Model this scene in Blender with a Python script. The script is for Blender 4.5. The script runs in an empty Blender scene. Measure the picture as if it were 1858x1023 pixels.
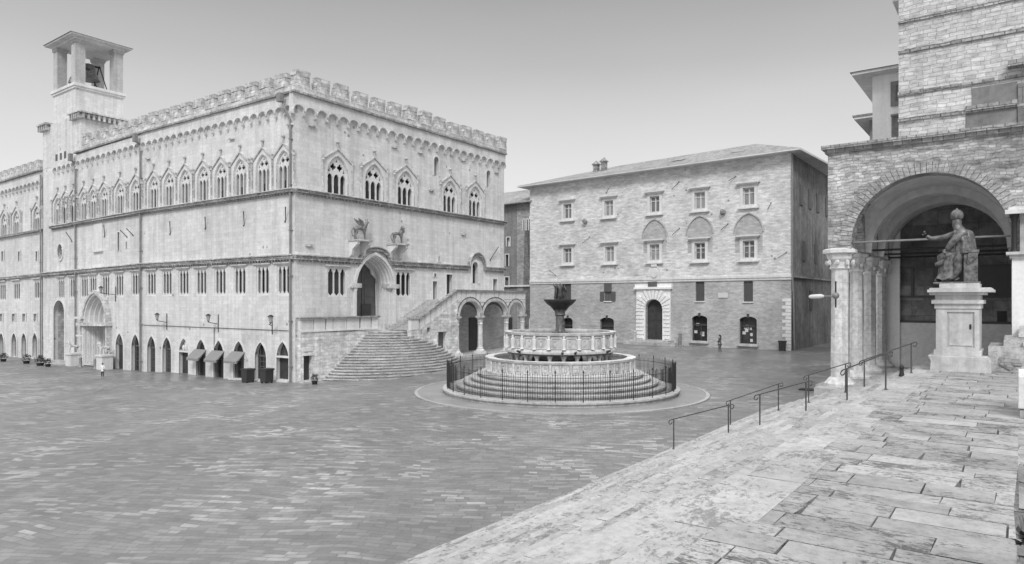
import bpy, bmesh, math, random
from mathutils import Vector, Matrix, noise
from mathutils.geometry import tessellate_polygon
R=math.radians; PI=math.pi
random.seed(7)
scn=bpy.context.scene
COL=scn.collection
V=Vector
# ------------------------------------------------------------------ materials
def newmat(name):
    m=bpy.data.materials.new(name); m.use_nodes=True
    nt=m.node_tree; b=nt.nodes['Principled BSDF']
    return m,nt,b
def N(nt,t,**k):
    n=nt.nodes.new(t)
    for a,v in k.items():
        if a.startswith('i_'): n.inputs[a[2:].replace('_',' ')].default_value=v
        else: setattr(n,a,v)
    return n
def g(v,a=1): return (v,v,v,a)
def ramp(nt,src,p0,c0,p1,c1):
    r=N(nt,'ShaderNodeValToRGB'); e=r.color_ramp.elements
    e[0].position=p0; e[0].color=g(c0); e[1].position=p1; e[1].color=g(c1)
    nt.links.new(src,r.inputs[0]); return r.outputs[0]
def mixc(nt,mode,fac,a,b):
    m=N(nt,'ShaderNodeMix',data_type='RGBA',blend_type=mode)
    if isinstance(fac,(int,float)): m.inputs[0].default_value=fac
    else: nt.links.new(fac,m.inputs[0])
    for i,x in ((6,a),(7,b)):
        if isinstance(x,(int,float)): m.inputs[i].default_value=g(x)
        else: nt.links.new(x,m.inputs[i])
    return m.outputs[2]
def plain(name,c,rough=.6,metal=0,var=.15,scale=3,bump=.0):
    m,nt,b=newmat(name)
    tc=N(nt,'ShaderNodeTexCoord'); n=N(nt,'ShaderNodeTexNoise',i_Scale=scale,i_Detail=6.0,i_Roughness=.65)
    nt.links.new(tc.outputs['Object'],n.inputs['Vector'])
    nt.links.new(ramp(nt,n.outputs[0],.3,c*(1-var),.7,c*(1+var)),b.inputs['Base Color'])
    b.inputs['Roughness'].default_value=rough; b.inputs['Metallic'].default_value=metal
    if bump:
        bp=N(nt,'ShaderNodeBump',i_Strength=bump,i_Distance=.03); nt.links.new(n.outputs[0],bp.inputs['Height'])
        nt.links.new(bp.outputs[0],b.inputs['Normal'])
    return m
def masonry(name,c,bw=.55,bh=.22,contrast=.12,mortar=.75,msize=.012,stain=.25,rough=.85,blotch=.2,bump=.35,off=.5,distort=.03,streak=.0,pit=0,pscale=9,spec=.25,squash=1.0,fleck=0,aniso=0,holes=0):
    """stone laid in courses: c = mean albedo; each stone has its own tone; stains and pits from noise"""
    m,nt,b=newmat(name); L=nt.links.new
    uv=N(nt,'ShaderNodeUVMap'); uv.uv_map='UVMap'
    tc=N(nt,'ShaderNodeTexCoord')
    nd=N(nt,'ShaderNodeTexNoise',i_Scale=1.3,i_Detail=3.0); L(uv.outputs[0],nd.inputs['Vector'])
    sub=N(nt,'ShaderNodeVectorMath',operation='SUBTRACT'); L(nd.outputs[1],sub.inputs[0]); sub.inputs[1].default_value=(.5,.5,.5)
    sc=N(nt,'ShaderNodeVectorMath',operation='SCALE'); L(sub.outputs[0],sc.inputs[0]); sc.inputs[3].default_value=distort*4
    ad=N(nt,'ShaderNodeVectorMath',operation='ADD'); L(uv.outputs[0],ad.inputs[0]); L(sc.outputs[0],ad.inputs[1])
    br=N(nt,'ShaderNodeTexBrick',offset=off,squash=squash,squash_frequency=3)
    L(ad.outputs[0],br.inputs['Vector'])
    br.inputs['Color1'].default_value=g(c*(1-contrast)); br.inputs['Color2'].default_value=g(c*(1+contrast))
    br.inputs['Mortar'].default_value=g(c*mortar); br.inputs['Scale'].default_value=1
    br.inputs['Mortar Size'].default_value=msize; br.inputs['Mortar Smooth'].default_value=.4
    br.inputs['Brick Width'].default_value=bw; br.inputs['Row Height'].default_value=bh
    col=br.outputs['Color']
    n1=N(nt,'ShaderNodeTexNoise',i_Scale=.35,i_Detail=8.0,i_Roughness=.6); L(tc.outputs['Object'],n1.inputs['Vector'])
    col=mixc(nt,'MULTIPLY',1.0,col,ramp(nt,n1.outputs[0],.3,1-blotch,.68,1+blotch*.5))
    n2=N(nt,'ShaderNodeTexNoise',i_Scale=pscale,i_Detail=9.0,i_Roughness=.75)
    if aniso:
        ma=N(nt,'ShaderNodeMapping'); ma.inputs['Scale'].default_value=(1,aniso,1); L(uv.outputs[0],ma.inputs[0]); L(ma.outputs[0],n2.inputs['Vector'])
    else: L(tc.outputs['Object'],n2.inputs['Vector'])
    col=mixc(nt,'MULTIPLY',1.0,col,ramp(nt,n2.outputs[0],.33,1-stain,.6,1.08))
    if streak:
        mp=N(nt,'ShaderNodeMapping'); mp.inputs['Scale'].default_value=(2.2,.12,1); L(uv.outputs[0],mp.inputs[0])
        n3=N(nt,'ShaderNodeTexNoise',i_Scale=1.0,i_Detail=6.0,i_Roughness=.6); L(mp.outputs[0],n3.inputs['Vector'])
        col=mixc(nt,'MULTIPLY',1.0,col,ramp(nt,n3.outputs[0],.35,1-streak,.6,1.05))
    if pit:
        mp=N(nt,'ShaderNodeMapping'); mp.inputs['Scale'].default_value=(3.0,9.0,1); L(uv.outputs[0],mp.inputs[0])
        n4=N(nt,'ShaderNodeTexNoise',i_Scale=1.6,i_Detail=10.0,i_Roughness=.8); L(mp.outputs[0],n4.inputs['Vector'])
        n5=N(nt,'ShaderNodeTexNoise',i_Scale=.45,i_Detail=3.0); L(uv.outputs[0],n5.inputs['Vector'])
        mm=N(nt,'ShaderNodeMath',operation='ADD'); L(n4.outputs[0],mm.inputs[0]); L(n5.outputs[0],mm.inputs[1])
        col=mixc(nt,'MULTIPLY',1.0,col,ramp(nt,mm.outputs[0],.86,1-pit,.98,1.0))
    if fleck:
        vo=N(nt,'ShaderNodeTexNoise',i_Scale=.8,i_Detail=2.0); L(uv.outputs[0],vo.inputs['Vector'])
        f=ramp(nt,vo.outputs[0],.5,0,.62,1)
        br2=N(nt,'ShaderNodeTexBrick',offset=off); L(ad.outputs[0],br2.inputs['Vector'])
        br2.inputs['Color1'].default_value=g(0); br2.inputs['Color2'].default_value=g(1); br2.inputs['Mortar'].default_value=g(0)
        br2.inputs['Scale'].default_value=1; br2.inputs['Mortar Size'].default_value=msize; br2.inputs['Bias'].default_value=0
        br2.inputs['Brick Width'].default_value=bw; br2.inputs['Row Height'].default_value=bh
        sel=ramp(nt,br2.outputs['Color'],.62,0,.8,1)
        ff=mixc(nt,'MULTIPLY',1.0,sel,f)
        col=mixc(nt,'ADD',1.0,col,mixc(nt,'MULTIPLY',1.0,ff,fleck))
    if holes:
        vh=N(nt,'ShaderNodeTexVoronoi',i_Scale=.62); L(uv.outputs[0],vh.inputs['Vector'])
        col=mixc(nt,'MULTIPLY',1.0,col,ramp(nt,vh.outputs['Distance'],.055,holes,.085,1.0))
        np_=N(nt,'ShaderNodeTexNoise',i_Scale=.55,i_Detail=3.0,i_Roughness=.5); L(uv.outputs[0],np_.inputs['Vector'])
        col=mixc(nt,'MULTIPLY',1.0,col,ramp(nt,np_.outputs[0],.60,1.0,.66,.90))
    L(col,b.inputs['Base Color'])
    b.inputs['Roughness'].default_value=rough; b.inputs['Specular IOR Level'].default_value=spec
    h=N(nt,'ShaderNodeMath',operation='MULTIPLY_ADD'); L(n2.outputs[0],h.inputs[0]); h.inputs[1].default_value=.5
    inv=N(nt,'ShaderNodeMath',operation='MULTIPLY'); L(br.outputs['Fac'],inv.inputs[0]); inv.inputs[1].default_value=-.6
    L(inv.outputs[0],h.inputs[2])
    bp=N(nt,'ShaderNodeBump',i_Strength=bump,i_Distance=.03); L(h.outputs[0],bp.inputs['Height']); L(bp.outputs[0],b.inputs['Normal'])
    return m
M={}
def slab(name,c,var=.16,stain=.3,pit=.6,rough=.6,spec=.4,wet=0,sx=1.0,sy=1.0):
    """separate laid stones: every loose stone has its own tone, with stains, lichen and open pits"""
    m,nt,b=newmat(name); L=nt.links.new
    uv=N(nt,'ShaderNodeUVMap'); uv.uv_map='UVMap'
    ge=N(nt,'ShaderNodeNewGeometry')
    col=ramp(nt,ge.outputs['Random Per Island'],0,c*(1-var),1,c*(1+var))
    off=N(nt,'ShaderNodeVectorMath',operation='SCALE'); cmb=N(nt,'ShaderNodeCombineXYZ')
    L(ge.outputs['Random Per Island'],cmb.inputs[0]); L(ge.outputs['Random Per Island'],cmb.inputs[2]); L(cmb.outputs[0],off.inputs[0]); off.inputs[3].default_value=37.0
    ad=N(nt,'ShaderNodeVectorMath',operation='ADD'); L(uv.outputs[0],ad.inputs[0]); L(off.outputs[0],ad.inputs[1])
    n0=N(nt,'ShaderNodeTexNoise',i_Scale=.45,i_Detail=5.0,i_Roughness=.6); L(uv.outputs[0],n0.inputs['Vector'])
    col=mixc(nt,'MULTIPLY',1.0,col,ramp(nt,n0.outputs[0],.32,1-stain*.7,.62,1.06))
    n1=N(nt,'ShaderNodeTexNoise',i_Scale=5.5,i_Detail=10.0,i_Roughness=.8); L(ad.outputs[0],n1.inputs['Vector'])
    col=mixc(nt,'MULTIPLY',1.0,col,ramp(nt,n1.outputs[0],.34,1-stain,.56,1.05))
    mp=N(nt,'ShaderNodeMapping'); mp.inputs['Scale'].default_value=(6*sx,10*sy,1); L(ad.outputs[0],mp.inputs[0])
    n2=N(nt,'ShaderNodeTexNoise',i_Scale=1.5,i_Detail=9.0,i_Roughness=.8); L(mp.outputs[0],n2.inputs['Vector'])
    n3=N(nt,'ShaderNodeTexNoise',i_Scale=1.1,i_Detail=3.0); L(ad.outputs[0],n3.inputs['Vector'])
    mm=N(nt,'ShaderNodeMath',operation='MULTIPLY_ADD'); L(n3.outputs[0],mm.inputs[0]); mm.inputs[1].default_value=.55; L(n2.outputs[0],mm.inputs[2])
    pf=ramp(nt,mm.outputs[0],.67,1-pit,.73,1.0)
    col=mixc(nt,'MULTIPLY',1.0,col,pf)
    vo=N(nt,'ShaderNodeTexVoronoi',i_Scale=16.0); L(ad.outputs[0],vo.inputs['Vector'])
    sp=ramp(nt,vo.outputs['Distance'],.05,.62,.13,1.0)
    nm=ramp(nt,n3.outputs[0],.5,0.0,.6,1.0)
    col=mixc(nt,'MULTIPLY',nm,col,sp)
    L(col,b.inputs['Base Color']); b.inputs['Roughness'].default_value=rough; b.inputs['Specular IOR Level'].default_value=spec
    h=N(nt,'ShaderNodeMath',operation='MULTIPLY_ADD'); L(n1.outputs[0],h.inputs[0]); h.inputs[1].default_value=.5; L(pf,h.inputs[2])
    bp=N(nt,'ShaderNodeBump',i_Strength=.5,i_Distance=.012); L(h.outputs[0],bp.inputs['Height']); L(bp.outputs[0],b.inputs['Normal'])
    return m
M['palace']=masonry('palace_limestone',.68,.6,.27,.07,.86,.010,.16,blotch=.13,streak=.14,bump=.3,pscale=11,holes=.5,distort=.04)
M['belfry']=masonry('belfry_stone',.50,.6,.3,.06,.9,.010,.2,blotch=.15,streak=.15,bump=.3,pscale=6)
M['palace_rough']=masonry('weathered_parapet_stone',0.64,.5,.25,.14,.7,.014,.45,blotch=.35,bump=.6,pscale=3)
M['trim']=masonry('carved_pale_stone',.70,.7,3.0,.05,.8,.008,.16,blotch=.10,bump=.3,streak=.08)
M['dirty_trim']=masonry('sooty_string_course_stone',0.4,.35,.2,.3,.5,.02,.5,blotch=.3,bump=.8,pscale=6)
M['rubble']=masonry('rubble_stone',.43,.42,.16,.22,.8,.014,.42,blotch=.3,bump=.9,distort=.07,pscale=5)
M['terrace_wall']=masonry('patched_rubble_wall',.84,.5,.22,.14,.82,.014,.45,blotch=.3,bump=.7,distort=.06,pscale=1.6,streak=.2,aniso=1.8)
M['arch_face']=masonry('pale_patched_masonry',.74,.5,.16,.12,.84,.012,.36,blotch=.22,bump=.6,distort=.05,pscale=1.1,aniso=3.5,holes=.45)
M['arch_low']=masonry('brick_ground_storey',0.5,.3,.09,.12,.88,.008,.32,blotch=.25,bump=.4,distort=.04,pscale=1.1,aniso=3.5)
M['side_plaster']=masonry('shaded_dirty_plaster',0.28,9,9,.05,.9,.003,.4,blotch=.4,bump=.3,streak=.35,pscale=2)  # dirty plaster, its tone also darkened to carry the narrow street's shade
M['plaster']=masonry('smooth_plaster',.84,9,9,.02,.97,.002,.06,blotch=.08,bump=.1,streak=.05)
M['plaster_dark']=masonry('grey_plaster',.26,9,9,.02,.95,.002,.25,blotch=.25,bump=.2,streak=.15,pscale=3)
M['ashlar']=masonry('cathedral_ashlar',.66,.46,.16,.13,.80,.012,.45,blotch=.25,bump=1.0,distort=.05,pscale=2.2,aniso=2.5,squash=.7)
M['loggia_rubble']=masonry('loggia_brick_rubble',.54,.33,.12,.24,.80,.014,.7,blotch=.45,bump=1.0,distort=.08,pscale=1.4,aniso=2.8,squash=.7)
M['loggia_in']=masonry('loggia_inner_plaster',0.64,9,9,.03,.95,.002,.15,blotch=.2,bump=.15,pscale=3)
M['loggia_dark']=masonry('dark_inner_panels',0.3,1.2,.8,.2,.7,.02,.5,blotch=.5,bump=.4,pscale=2)  # darker and more blotched than the inner plaster
M['pillar']=masonry('pillar_stone',.76,2.0,.75,.08,.7,.008,.35,blotch=.22,bump=.4,pscale=4,streak=.2)
M['gate']=masonry('pale_gateway_stone',.84,3,3,.03,.8,.004,.15,blotch=.1,bump=.2,pscale=4)
M['soot']=plain('sooty_moulding',.13,.9,var=.3,scale=6)
M['fountain']=masonry('fountain_marble',0.66,1.4,3.3,.08,.7,.008,.3,blotch=.22,bump=.35,pscale=4,streak=.2)
M['fountain_step']=masonry('fountain_step_stone',.50,1.3,9,.1,.6,.010,.4,blotch=.25,bump=.5,pscale=4)
M['steps']=slab('worn_stair_stone',.53,.22,.45,.4)
M['pedestal']=masonry('pedestal_marble',0.57,3,3,.03,.7,.006,.25,blotch=.18,bump=.25,pscale=3,streak=.2)
M['slabs']=slab('travertine_slabs',.39,.18,.36,.68)
M['stair_slabs']=slab('travertine_treads',.43,.12,.30,.48,sx=1.6,sy=.5)
M['tiles']=masonry('roof_tiles',.36,.22,.5,.25,.6,.02,.4,blotch=.25,bump=1.0,distort=.02,pscale=5)
def glassy(name,c,rough,var):
    m=plain(name,c,rough,var=var,scale=.6); nt=m.node_tree; b=nt.nodes['Principled BSDF']; s=b.inputs['Base Color'].links[0].from_socket
    oi=N(nt,'ShaderNodeObjectInfo'); nt.links.new(mixc(nt,'MULTIPLY',1.0,s,ramp(nt,oi.outputs['Random'],0,.55,1,1.7)),b.inputs['Base Color']); return m
M['glass']=glassy('window_glass',.05,.15,.5)
M['glass_pale']=glassy('curtained_glass',.22,.2,.3)
M['door']=plain('dark_timber',.05,.6,var=.3,scale=2)
M['door_grey']=plain('weathered_timber_door',.115,.6,var=.25,scale=1.2)
M['shutter']=plain('painted_shutter',.10,.6,var=.1,scale=2)
M['white_frame']=plain('white_window_frame',.62,.5,var=.05)
M['iron']=plain('dark_iron',.03,.5,.3,var=.3,scale=8)
M['pipe']=plain('rainwater_pipe_metal',0.25,.5,.3,var=.2)
M['bronze']=plain('weathered_bronze',.14,.45,.3,var=.75,scale=6,bump=1.0)
M['old_bronze']=plain('old_bronze',.2,.6,.2,var=.5,scale=5,bump=.5)
M['rail_iron']=plain('painted_rail_iron',.075,.5,.2,var=.2)
M['dark_bronze']=plain('dark_bronze',.075,.45,.4,var=.4,scale=5,bump=.3)
M['awning']=plain('faded_awning_cloth',.24,.9,var=.08)
M['bin']=plain('bin_metal',.035,.5,var=.2)
M['lamp_glass']=plain('lantern_glass',.35,.2,var=.1)
M['leaf']=plain('dark_leaves',.06,.7,var=.6,scale=9)
M['skin']=plain('skin',.35,.6,var=.05)
M['cloth_dark']=plain('dark_coat_cloth',.07,.9,var=.2)
M['cloth_white']=plain('white_cloth',.75,.9,var=.05)
M['cloth_mid']=plain('grey_cloth',.16,.9,var=.2)
M['hair']=plain('dark_hair',.03,.8)
M['kerb']=masonry('kerb_stone',0.4,1.1,9,.1,.6,.010,.3,blotch=.2,bump=.3)
M['ring']=masonry('fountain_ring_paving',0.28,.8,.5,.08,.8,.012,.2,rough=.45,blotch=.15,bump=.25,spec=.5)
def piazza():
    m,nt,b=newmat('worn_piazza_paving'); L=nt.links.new
    uv=N(nt,'ShaderNodeUVMap'); uv.uv_map='UVMap'
    nd=N(nt,'ShaderNodeTexNoise',i_Scale=.22,i_Detail=2.0); L(uv.outputs[0],nd.inputs['Vector'])
    sb=N(nt,'ShaderNodeVectorMath',operation='SUBTRACT'); L(nd.outputs[1],sb.inputs[0]); sb.inputs[1].default_value=(.5,.5,.5)
    sc=N(nt,'ShaderNodeVectorMath',operation='SCALE'); L(sb.outputs[0],sc.inputs[0]); sc.inputs[3].default_value=1.6
    ne=N(nt,'ShaderNodeTexNoise',i_Scale=2.2,i_Detail=4.0); L(uv.outputs[0],ne.inputs['Vector'])
    se=N(nt,'ShaderNodeVectorMath',operation='SUBTRACT'); L(ne.outputs[1],se.inputs[0]); se.inputs[1].default_value=(.5,.5,.5)
    sf=N(nt,'ShaderNodeVectorMath',operation='SCALE'); L(se.outputs[0],sf.inputs[0]); sf.inputs[3].default_value=.13
    a1=N(nt,'ShaderNodeVectorMath',operation='ADD'); L(sc.outputs[0],a1.inputs[0]); L(sf.outputs[0],a1.inputs[1])
    ad=N(nt,'ShaderNodeVectorMath',operation='ADD'); L(uv.outputs[0],ad.inputs[0]); L(a1.outputs[0],ad.inputs[1])
    def bricks(w,h,c1,c2,mo,ms,off,sq):
        br=N(nt,'ShaderNodeTexBrick',offset=off,squash=sq,squash_frequency=3); L(ad.outputs[0],br.inputs['Vector'])
        for k,v in (('Color1',g(c1)),('Color2',g(c2)),('Mortar',g(mo)),('Scale',1),('Mortar Size',ms),('Mortar Smooth',.3),('Brick Width',w),('Row Height',h)): br.inputs[k].default_value=v
        return br
    A=bricks(.50,.19,.163,.236,.145,.013,.43,.6); B=bricks(.85,.19,0,1,0,.01,.31,.5); C=bricks(.50,.19,0,1,0,.014,.43,.6)
    col=A.outputs['Color']
    def noise_(s,dt,ro=.6,dim=None):
        n=N(nt,'ShaderNodeTexNoise',i_Scale=s,i_Detail=dt,i_Roughness=ro); L(dim or uv.outputs[0],n.inputs['Vector']); return n.outputs[0]
    # scattered paler stones, in drifts
    for br,s,t0 in ((B,.16,.50),(C,.33,.47)):
        f=mixc(nt,'MULTIPLY',1.0,ramp(nt,br.outputs['Color'],.60,0,.92,1),ramp(nt,noise_(s,3.0),t0,0,t0+.14,1))
        col=mixc(nt,'ADD',1.0,col,mixc(nt,'MULTIPLY',1.0,f,.17))
    col=mixc(nt,'MULTIPLY',1.0,col,ramp(nt,noise_(.07,5.0),.35,.82,.65,1.12))
    col=mixc(nt,'MULTIPLY',1.0,col,ramp(nt,noise_(1.1,9.0,.75),.34,.78,.6,1.08))
    cr=ramp(nt,noise_(3.5,6.0,.8),.26,.35,.33,1.0); col=mixc(nt,'MULTIPLY',1.0,col,cr)
    L(col,b.inputs['Base Color'])
    L(ramp(nt,noise_(.12,4.0),.4,.30,.62,.62),b.inputs['Roughness']); b.inputs['Specular IOR Level'].default_value=.5
    h=N(nt,'ShaderNodeMath',operation='MULTIPLY_ADD'); L(A.outputs['Fac'],h.inputs[0]); h.inputs[1].default_value=-.3; L(noise_(5,7.0,.7),h.inputs[2])
    bp=N(nt,'ShaderNodeBump',i_Strength=.35,i_Distance=.02); L(h.outputs[0],bp.inputs['Height']); L(bp.outputs[0],b.inputs['Normal'])
    return m
M['piazza']=piazza()
# ------------------------------------------------------------------ frames
class F:
    def __init__(s,O,ex,n):
        s.O=V(O); s.ex=V((ex[0],ex[1],0)).normalized(); s.n=V((n[0],n[1],0)).normalized()
    def P(s,u,w,z): return s.O+s.ex*u+s.n*w+V((0,0,z))
    def sv(s,px,py,w=0):
        """survey of the facade plane: sight line (px,py) from the tripod to the wall -> metres along the wall, height"""
        X=(px-929)/1256; Z=(545-py)/1256
        o=s.O+s.n*w
        u=(X*o.y-o.x)/(s.ex.x-X*s.ex.y)
        return u,Z*(o.y+s.ex.y*u)
E1=V((.5934,.8049,0)); E2=V((.8049,-.5934,0))
def ST(s_,t,z=0): return E2*s_+E1*t+V((0,0,z))
# ------------------------------------------------------------------ mesh builder
class MB:
    def __init__(s): s.v=[]; s.f=[]; s.k=[]
    def add(s,vs,fs):
        b=len(s.v); s.k.append((b,len(s.f))); s.v+= [V(x) for x in vs]; s.f+=[tuple(b+i for i in f) for f in fs]; return s
    def box(s,f,u0,u1,w0,w1,z0,z1):
        P=f.P
        return s.add([P(u0,w0,z0),P(u1,w0,z0),P(u1,w1,z0),P(u0,w1,z0),P(u0,w0,z1),P(u1,w0,z1),P(u1,w1,z1),P(u0,w1,z1)],
          [(0,1,2,3),(4,5,6,7),(0,1,5,4),(1,2,6,5),(2,3,7,6),(3,0,4,7)])
    def plate(s,f,loop,w0,w1,holes=(),back=True,sides=True):
        loops=[loop]+list(holes)
        flat=[p for l in loops for p in l]
        tri=tessellate_polygon([[V((p[0],p[1],0)) for p in l] for l in loops])
        n=len(flat)
        vs=[f.P(p[0],w1,p[1]) for p in flat]
        fs=[tuple(t) for t in tri]
        vs+=[f.P(p[0],w0,p[1]) for p in flat]
        if back: fs+=[tuple(n+i for i in t) for t in tri]
        k=0
        for li,l in enumerate(loops):
            m=len(l)
            if sides or li>0:
                for i in range(m):
                    a=k+i; b=k+(i+1)%m
                    fs.append((a,b,n+b,n+a))
            k+=m
        return s.add(vs,fs)
    def strip(s,f,pts,wid,w0,w1,closed=False):
        n=len(pts); P2=[V(p) for p in pts]; L=[];Rr=[]
        for i in range(n):
            if closed: a=P2[i-1]; c=P2[(i+1)%n]
            else: a=P2[max(i-1,0)]; c=P2[min(i+1,n-1)]
            d1=(P2[i]-a); d2=(c-P2[i])
            if d1.length<1e-6: d1=d2
            if d2.length<1e-6: d2=d1
            d1.normalize(); d2.normalize()
            t=(d1+d2)
            t= d1 if t.length<1e-4 else t.normalized()
            nn=V((-t.y,t.x)); c_=max(.35,nn.dot(V((-d1.y,d1.x))))
            L.append(P2[i]+nn*wid/2/c_); Rr.append(P2[i]-nn*wid/2/c_)
        vs=[]
        for i in range(n): vs+=[f.P(L[i].x,w0,L[i].y),f.P(Rr[i].x,w0,Rr[i].y),f.P(Rr[i].x,w1,Rr[i].y),f.P(L[i].x,w1,L[i].y)]
        fs=[]
        for i in range(n if closed else n-1):
            a=4*i; b=4*((i+1)%n)
            for k in range(4): fs.append((a+k,a+(k+1)%4,b+(k+1)%4,b+k))
        if not closed: fs+=[(0,1,2,3),(4*n-4,4*n-3,4*n-2,4*n-1)]
        return s.add(vs,fs)
    def lathe(s,c,prof,n=24,rot=0,a0=0,a1=2*PI,cap=True):
        full=abs(a1-a0-2*PI)<1e-6; m=n if full else n+1
        vs=[];fs=[]
        for (r,z) in prof:
            for i in range(m):
                a=rot+a0+(a1-a0)*i/n
                vs.append((c[0]+r*math.cos(a),c[1]+r*math.sin(a),c[2]+z))
        for j in range(len(prof)-1):
            for i in range(n):
                i2=(i+1)%m
                fs.append((j*m+i,j*m+i2,(j+1)*m+i2,(j+1)*m+i))
        if cap and full:
            fs.append(tuple(range(m))[::-1]); fs.append(tuple((len(prof)-1)*m+i for i in range(m)))
        return s.add(vs,fs)
    def tube(s,p0,p1,r0,r1=None,n=8):
        r1=r0 if r1 is None else r1
        return s.path([p0,p1],[r0,r1],n)
    def path(s,pts,r,n=8):
        pts=[V(p) for p in pts]; rr=r if isinstance(r,(list,tuple)) else [r]*len(pts)
        vs=[];fs=[]; m=len(pts)
        for i,p in enumerate(pts):
            t=(pts[min(i+1,m-1)]-pts[max(i-1,0)]).normalized()
            up=V((0,0,1)) if abs(t.z)<.95 else V((1,0,0))
            x=t.cross(up).normalized(); y=t.cross(x).normalized()
            for k in range(n):
                a=2*PI*k/n+PI/n; vs.append(p+(x*math.cos(a)+y*math.sin(a))*rr[i])
        for i in range(m-1):
            for k in range(n):
                fs.append((i*n+k,i*n+(k+1)%n,(i+1)*n+(k+1)%n,(i+1)*n+k))
        fs.append(tuple(range(n))); fs.append(tuple((m-1)*n+k for k in range(n)))
        return s.add(vs,fs)
    def blob(s,c,rx,ry,rz,n=10,m=7,jit=0,ex=None):
        ex=ex or V((1,0,0)); ey=V((-ex.y,ex.x,0)); c=V(c)
        vs=[];fs=[]
        for j in range(m+1):
            ph=-PI/2+PI*j/m
            for i in range(n):
                a=2*PI*i/n; k=1+random.uniform(-jit,jit)
                vs.append(c+ex*(rx*k*math.cos(ph)*math.cos(a))+ey*(ry*k*math.cos(ph)*math.sin(a))+V((0,0,rz*k*math.sin(ph))))
        for j in range(m):
            for i in range(n): fs.append((j*n+i,j*n+(i+1)%n,(j+1)*n+(i+1)%n,(j+1)*n+i))
        return s.add(vs,fs)
    def each(s,name,mat,parent=None,per=1,**kw):
        """one object for every `per` shapes added"""
        ks=s.k+[(len(s.v),len(s.f))]; out=[]
        for i in range(0,len(s.k),per):
            (v0,f0),(v1,f1)=ks[i],ks[min(i+per,len(s.k))]
            m=MB(); m.v=s.v[v0:v1]; m.f=[tuple(q-v0 for q in f) for f in s.f[f0:f1]]
            out.append(m.build(name,mat,parent,**kw))
        return out
    def build(s,name,mat,parent=None,smooth=0,jit=0,bevel=0,base=None):
        if base is None:
            lo=V((min(v.x for v in s.v),min(v.y for v in s.v),min(v.z for v in s.v)))
            hi=V((max(v.x for v in s.v),max(v.y for v in s.v),max(v.z for v in s.v)))
            base=V(((lo.x+hi.x)/2,(lo.y+hi.y)/2,lo.z))
        me=bpy.data.meshes.new(name)
        vs=[v-base for v in s.v]
        if jit: vs=[v+V((random.uniform(-jit,jit),random.uniform(-jit,jit),random.uniform(-jit,jit))) for v in vs]
        me.from_pydata([tuple(v) for v in vs],[],s.f)
        bm=bmesh.new(); bm.from_mesh(me)
        bmesh.ops.remove_doubles(bm,verts=bm.verts,dist=1e-5)
        bmesh.ops.recalc_face_normals(bm,faces=bm.faces)
        lay=bm.loops.layers.uv.new('UVMap')
        bm.normal_update()
        for f in bm.faces:
            n=f.normal
            if abs(n.z)>.75:
                for l in f.loops:
                    p=l.vert.co+base; l[lay].uv=(p.dot(E2),p.dot(E1))
            else:
                t=V((-n.y,n.x,0)); t=t.normalized() if t.length>1e-6 else V((1,0,0))
                for l in f.loops:
                    p=l.vert.co+base; l[lay].uv=(p.dot(t),p.z)
        bm.to_mesh(me); bm.free()
        me.materials.append(M[mat] if isinstance(mat,str) else mat)
        if smooth:
            me.shade_smooth(); me.set_sharp_from_angle(angle=R(smooth))
        o=bpy.data.objects.new(name,me); COL.objects.link(o)
        place(o,base,parent)
        if bevel:
            b=o.modifiers.new('bevel','BEVEL'); b.width=bevel; b.segments=2; b.limit_method='ANGLE'
        return o
def wpos(o):
    p=V(o.location)
    while o.parent: o=o.parent; p=p+V(o.location)
    return p
def place(o,base,parent):
    if parent: o.parent=parent; o.location=V(base)-wpos(parent)
    else: o.location=base
def tag(o,label=None,cat=None,group=None,kind=None):
    for k,v in (('label',label),('category',cat),('group',group),('kind',kind)):
        if v: o[k]=v
    return o
def thing(name,base,label,cat,group=None):
    o=bpy.data.objects.new(name,None); o.empty_display_size=.3; COL.objects.link(o); o.location=base
    return tag(o,label,cat,group)
def ctree(o,parent=None,off=None,label=None):
    """a thing or part copied with its parts and sub-parts"""
    c=o.copy(); COL.objects.link(c); c.parent=parent
    if off is not None: c.location=V(o.location)+V(off)
    if label: c['label']=label
    for ch in list(kids.get(o.name,[])) or [x for x in bpy.data.objects if x.parent==o]: ctree(ch,c)
    return c
kids={}
# outlines in wall coordinates
def rect(u0,u1,z0,z1): return [(u0,z0),(u1,z0),(u1,z1),(u0,z1)]
def rarch(u0,u1,z0,zs,n=12,rise=None):
    c=(u0+u1)/2; r=abs(u1-u0)/2; h=r if rise is None else rise
    lo,hi=min(u0,u1),max(u0,u1)
    return [(lo,z0),(hi,z0)]+[(c+r*math.cos(PI*i/n),zs+h*math.sin(PI*i/n)) for i in range(n+1)]
def garch(u0,u1,z0,zt,n=6,k=1.0):
    """pointed arch, apex at zt; k=1 equilateral"""
    lo,hi=min(u0,u1),max(u0,u1); W=hi-lo; c=(lo+hi)/2
    r=W*k; h=math.sqrt(max(r*r-(r-W/2)**2,1e-6)); zs=zt-h
    th=math.atan2(h,(W/2-r)*-1)   # angle at apex measured from centre
    pts=[(lo,z0),(hi,z0)]
    cx=hi-r
    a1=math.atan2(h,c-cx)
    for i in range(n+1):
        a=a1*i/n; pts.append((cx+r*math.cos(a),zs+r*math.sin(a)))
    cx=lo+r
    for i in range(n-1,-1,-1):
        a=a1*i/n; pts.append((cx-r*math.cos(a),zs+r*math.sin(a)))
    return pts
def quat(cu,cz,r,n=24):
    pts=[]
    for i in range(n):
        a=2*PI*i/n; k=.62+.38*abs(math.cos(2*a))
        pts.append((cu+r*k*math.cos(a),cz+r*k*math.sin(a)))
    return pts
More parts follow.
